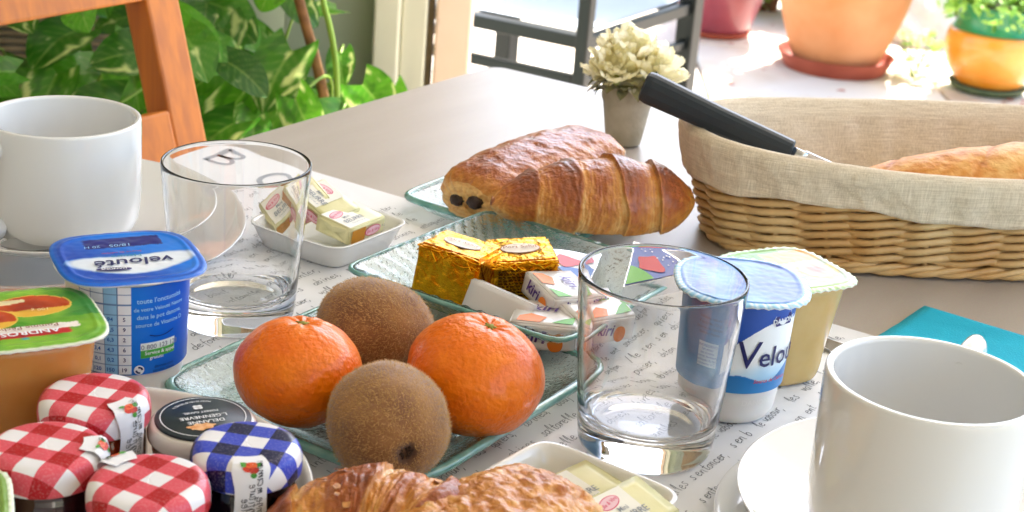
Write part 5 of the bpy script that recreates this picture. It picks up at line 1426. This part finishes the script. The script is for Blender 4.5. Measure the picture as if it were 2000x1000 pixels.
tag(mo('pot_saucer', lathe(sm([(0,0),(.140,0),(.150,.004),(.172,.050),(.176,.052),(.170,.053),(.146,.014),(0,.012)], 2), 72), mat('red_clay', hexc('8f3f2b'), .7, var=(12, hexc('a85540'), .6)), loc=(.915, 4.69, .022)), 'red clay saucer under the large terracotta pot', 'pot saucer')
garden_pot((.585, 5.05, .035), [(0,0),(.100,0),(.108,.005),(.128,.06),(.152,.14),(.172,.24),(.182,.29),(.172,.30),(.155,.26),(0,.23)], mat('purple_glaze', hexc('7d2f3c'), .35, coat=.4, var=(10, hexc('9a4450'), .6)), 'purple red glazed pot beside the terrace chair', .150, .262)
tag(mo('pot_saucer', lathe(sm([(0,0),(.106,0),(.120,.024),(.116,.025),(.104,.008),(0,.006)], 2), 60), mat('red_clay', ()), loc=(.585, 5.05, .022)), 'small clay saucer under the purple red pot', 'pot saucer')
orp = garden_pot((1.345, 4.57, .045), [(0,0),(.085,0),(.095,.006),(.128,.05),(.142,.10),(.140,.145),(.128,.165),(0,.165)], mat('orange_glaze', hexc('d8821c'), .3, coat=.5, var=(9, hexc('e0a048'), .7)), 'rounded orange pot with green neck at the right edge of the terrace', .11, .225,
           bands=(('green_neck', [(.128,.162),(.118,.175),(.120,.215),(.130,.235),(.118,.236),(.108,.21)], mat('green_glaze', hexc('1f7a4a'), .35, coat=.4)),))
tag(mo('pot_saucer', lathe(sm([(0,0),(.095,0),(.115,.026),(.110,.027),(.09,.008),(0,.006)], 2), 60), mat('dark_green_clay', hexc('4a5a3e'), .7, var=(20, hexc('66704e'), .7)), loc=(1.345, 4.57, .022)), 'dull green saucer under the orange pot', 'pot saucer')
shrub('potted_plant', (1.36, 4.56, .225), .21, .18, .26, 1500, 'trailing light green plant growing in the orange and green pot', (hexc('5c9430'), hexc('a8cc60')), 8, .020, cat='plant')
shrub('potted_plant', (.915, 4.69, .44), .30, .28, .6, 2200, 'green bush growing in the large terracotta pot', (hexc('3c6a1c'), hexc('7fa848')), 9, .04, cat='plant')
shrub('potted_plant', (.585, 5.05, .29), .18, .18, .35, 1200, 'green plant growing in the purple red pot', (hexc('3c6a1c'), hexc('7fa848')), 10, .03, cat='plant')
def rock():
    bm = bmesh.new(); bmesh.ops.create_icosphere(bm, subdivisions=4, radius=1)
    for v in bm.verts:
        p = v.co.copy(); r = 1+.22*fbm(p.x, p.y, p.z, 1.1); v.co = Vector((p.x*.16*r, p.y*.2*r, max(-.02, p.z*.17*r)))
    vf = [tuple(v.co) for v in bm.verts], [tuple(q.index for q in f.verts) for f in bm.faces]; bm.free()
    tag(mo('garden_rock', vf, mat('white_rock', hexc('c9c2b4'), .9, bump=(25, .6, .01)), loc=(1.28, 5.28, .03)), 'pale rounded rock behind the seedling, between the terracotta and orange pots', 'rock')
rock()
def fallen():
    rnd = random.Random(9); V, F = [], []
    for k in range(60):
        x, y = rnd.uniform(.55, 2.0), rnd.uniform(4.3, 5.3); a = rnd.uniform(0, 6.3); s = rnd.uniform(.008, .022); i0 = len(V)
        for u, v, z in ((-1,0,.0),(0,.45,.25),(1,0,.1),(0,-.45,.3)): V.append((x+s*(u*cos(a)-v*sin(a)), y+s*(u*sin(a)+v*cos(a)), .024+s*z))
        F += [(i0,i0+1,i0+2),(i0,i0+2,i0+3)]
    tag(mo('fallen_leaves', (V, F), mat('dead_leaf', hexc('b0805c'), .8, var=(9, hexc('c04a5a'), .8)), smooth=False), 'scattered dry leaves and petals on the terrace paving around the pots', 'leaves', kind='stuff')
fallen()

def terrace_chair():
    t = thing('terrace_chair', 'dark grey metal garden chair with pale blue sling seat outside the open door', 'chair', (.101, 2.92, .0), radians(61.5))
    m = mat('dark_frame', hexc('0e1517'), .4, .3, bump=(300, .1, .0005)); sl = mat('pale_blue_sling', hexc('b9c2cc'), .7, bump=(900, .4, .0006, 2))
    D, W, S = .49, .44, .452
    # local x: depth towards the back, local y: across to the left
    for x, y, h in ((0, 0, .64), (0, W, .64), (D, 0, .92), (D, W, .92)):
        mo('leg', beam((x, y, .03), (x+(.10 if h > .8 else 0)*0, y, h), .040 if h > .8 else .026, .046 if h > .8 else .026, wv=(0,1,0)), m, t, smooth=False)
    z = S-.012
    mo('seat_rail', beam((.014, .014, z), (.014, W-.014, z), .036, .026), m, t, smooth=False)
    mo('seat_rail', beam((D-.024, .024, z), (D-.024, W-.024, z), .022, .026), m, t, smooth=False)
    for y in (0, W): mo('side_rail', beam((.014, y, z), (D-.024, y, z), .020, .026), m, t, smooth=False); mo('armrest', beam((-.02, y, .655), (D-.024, y, .665), .045, .022), m, t, smooth=False)
    mo('stretcher', beam((.0, .014, S-.085), (.0, W-.014, S-.085), .022, .020), m, t, smooth=False)
    for y in (.0, W): mo('stretcher', beam((.014, y, S-.09), (D-.022, y, S-.09), .016, .020), m, t, smooth=False)
    g, _ = grid(14, 14, lambda s, q: (.030+(D-.06)*s, .012+(W-.024)*q, S+.006-.012*sin(pi*s)*sin(pi*q)))
    V, F = g; n = len(V); mo('seat', (V+[(x, y, zz-.003) for x, y, zz in V], F+[tuple(n+i for i in reversed(f)) for f in F]), sl, t)
    mo('backrest', bx(.004, W-.05, .36, .001, c=(D+.0, W/2, .70)), sl, t, smooth=False)
    mo('back_rail', beam((D, .024, .905), (D, W-.024, .905), .03, .026), m, t, smooth=False)
terrace_chair()
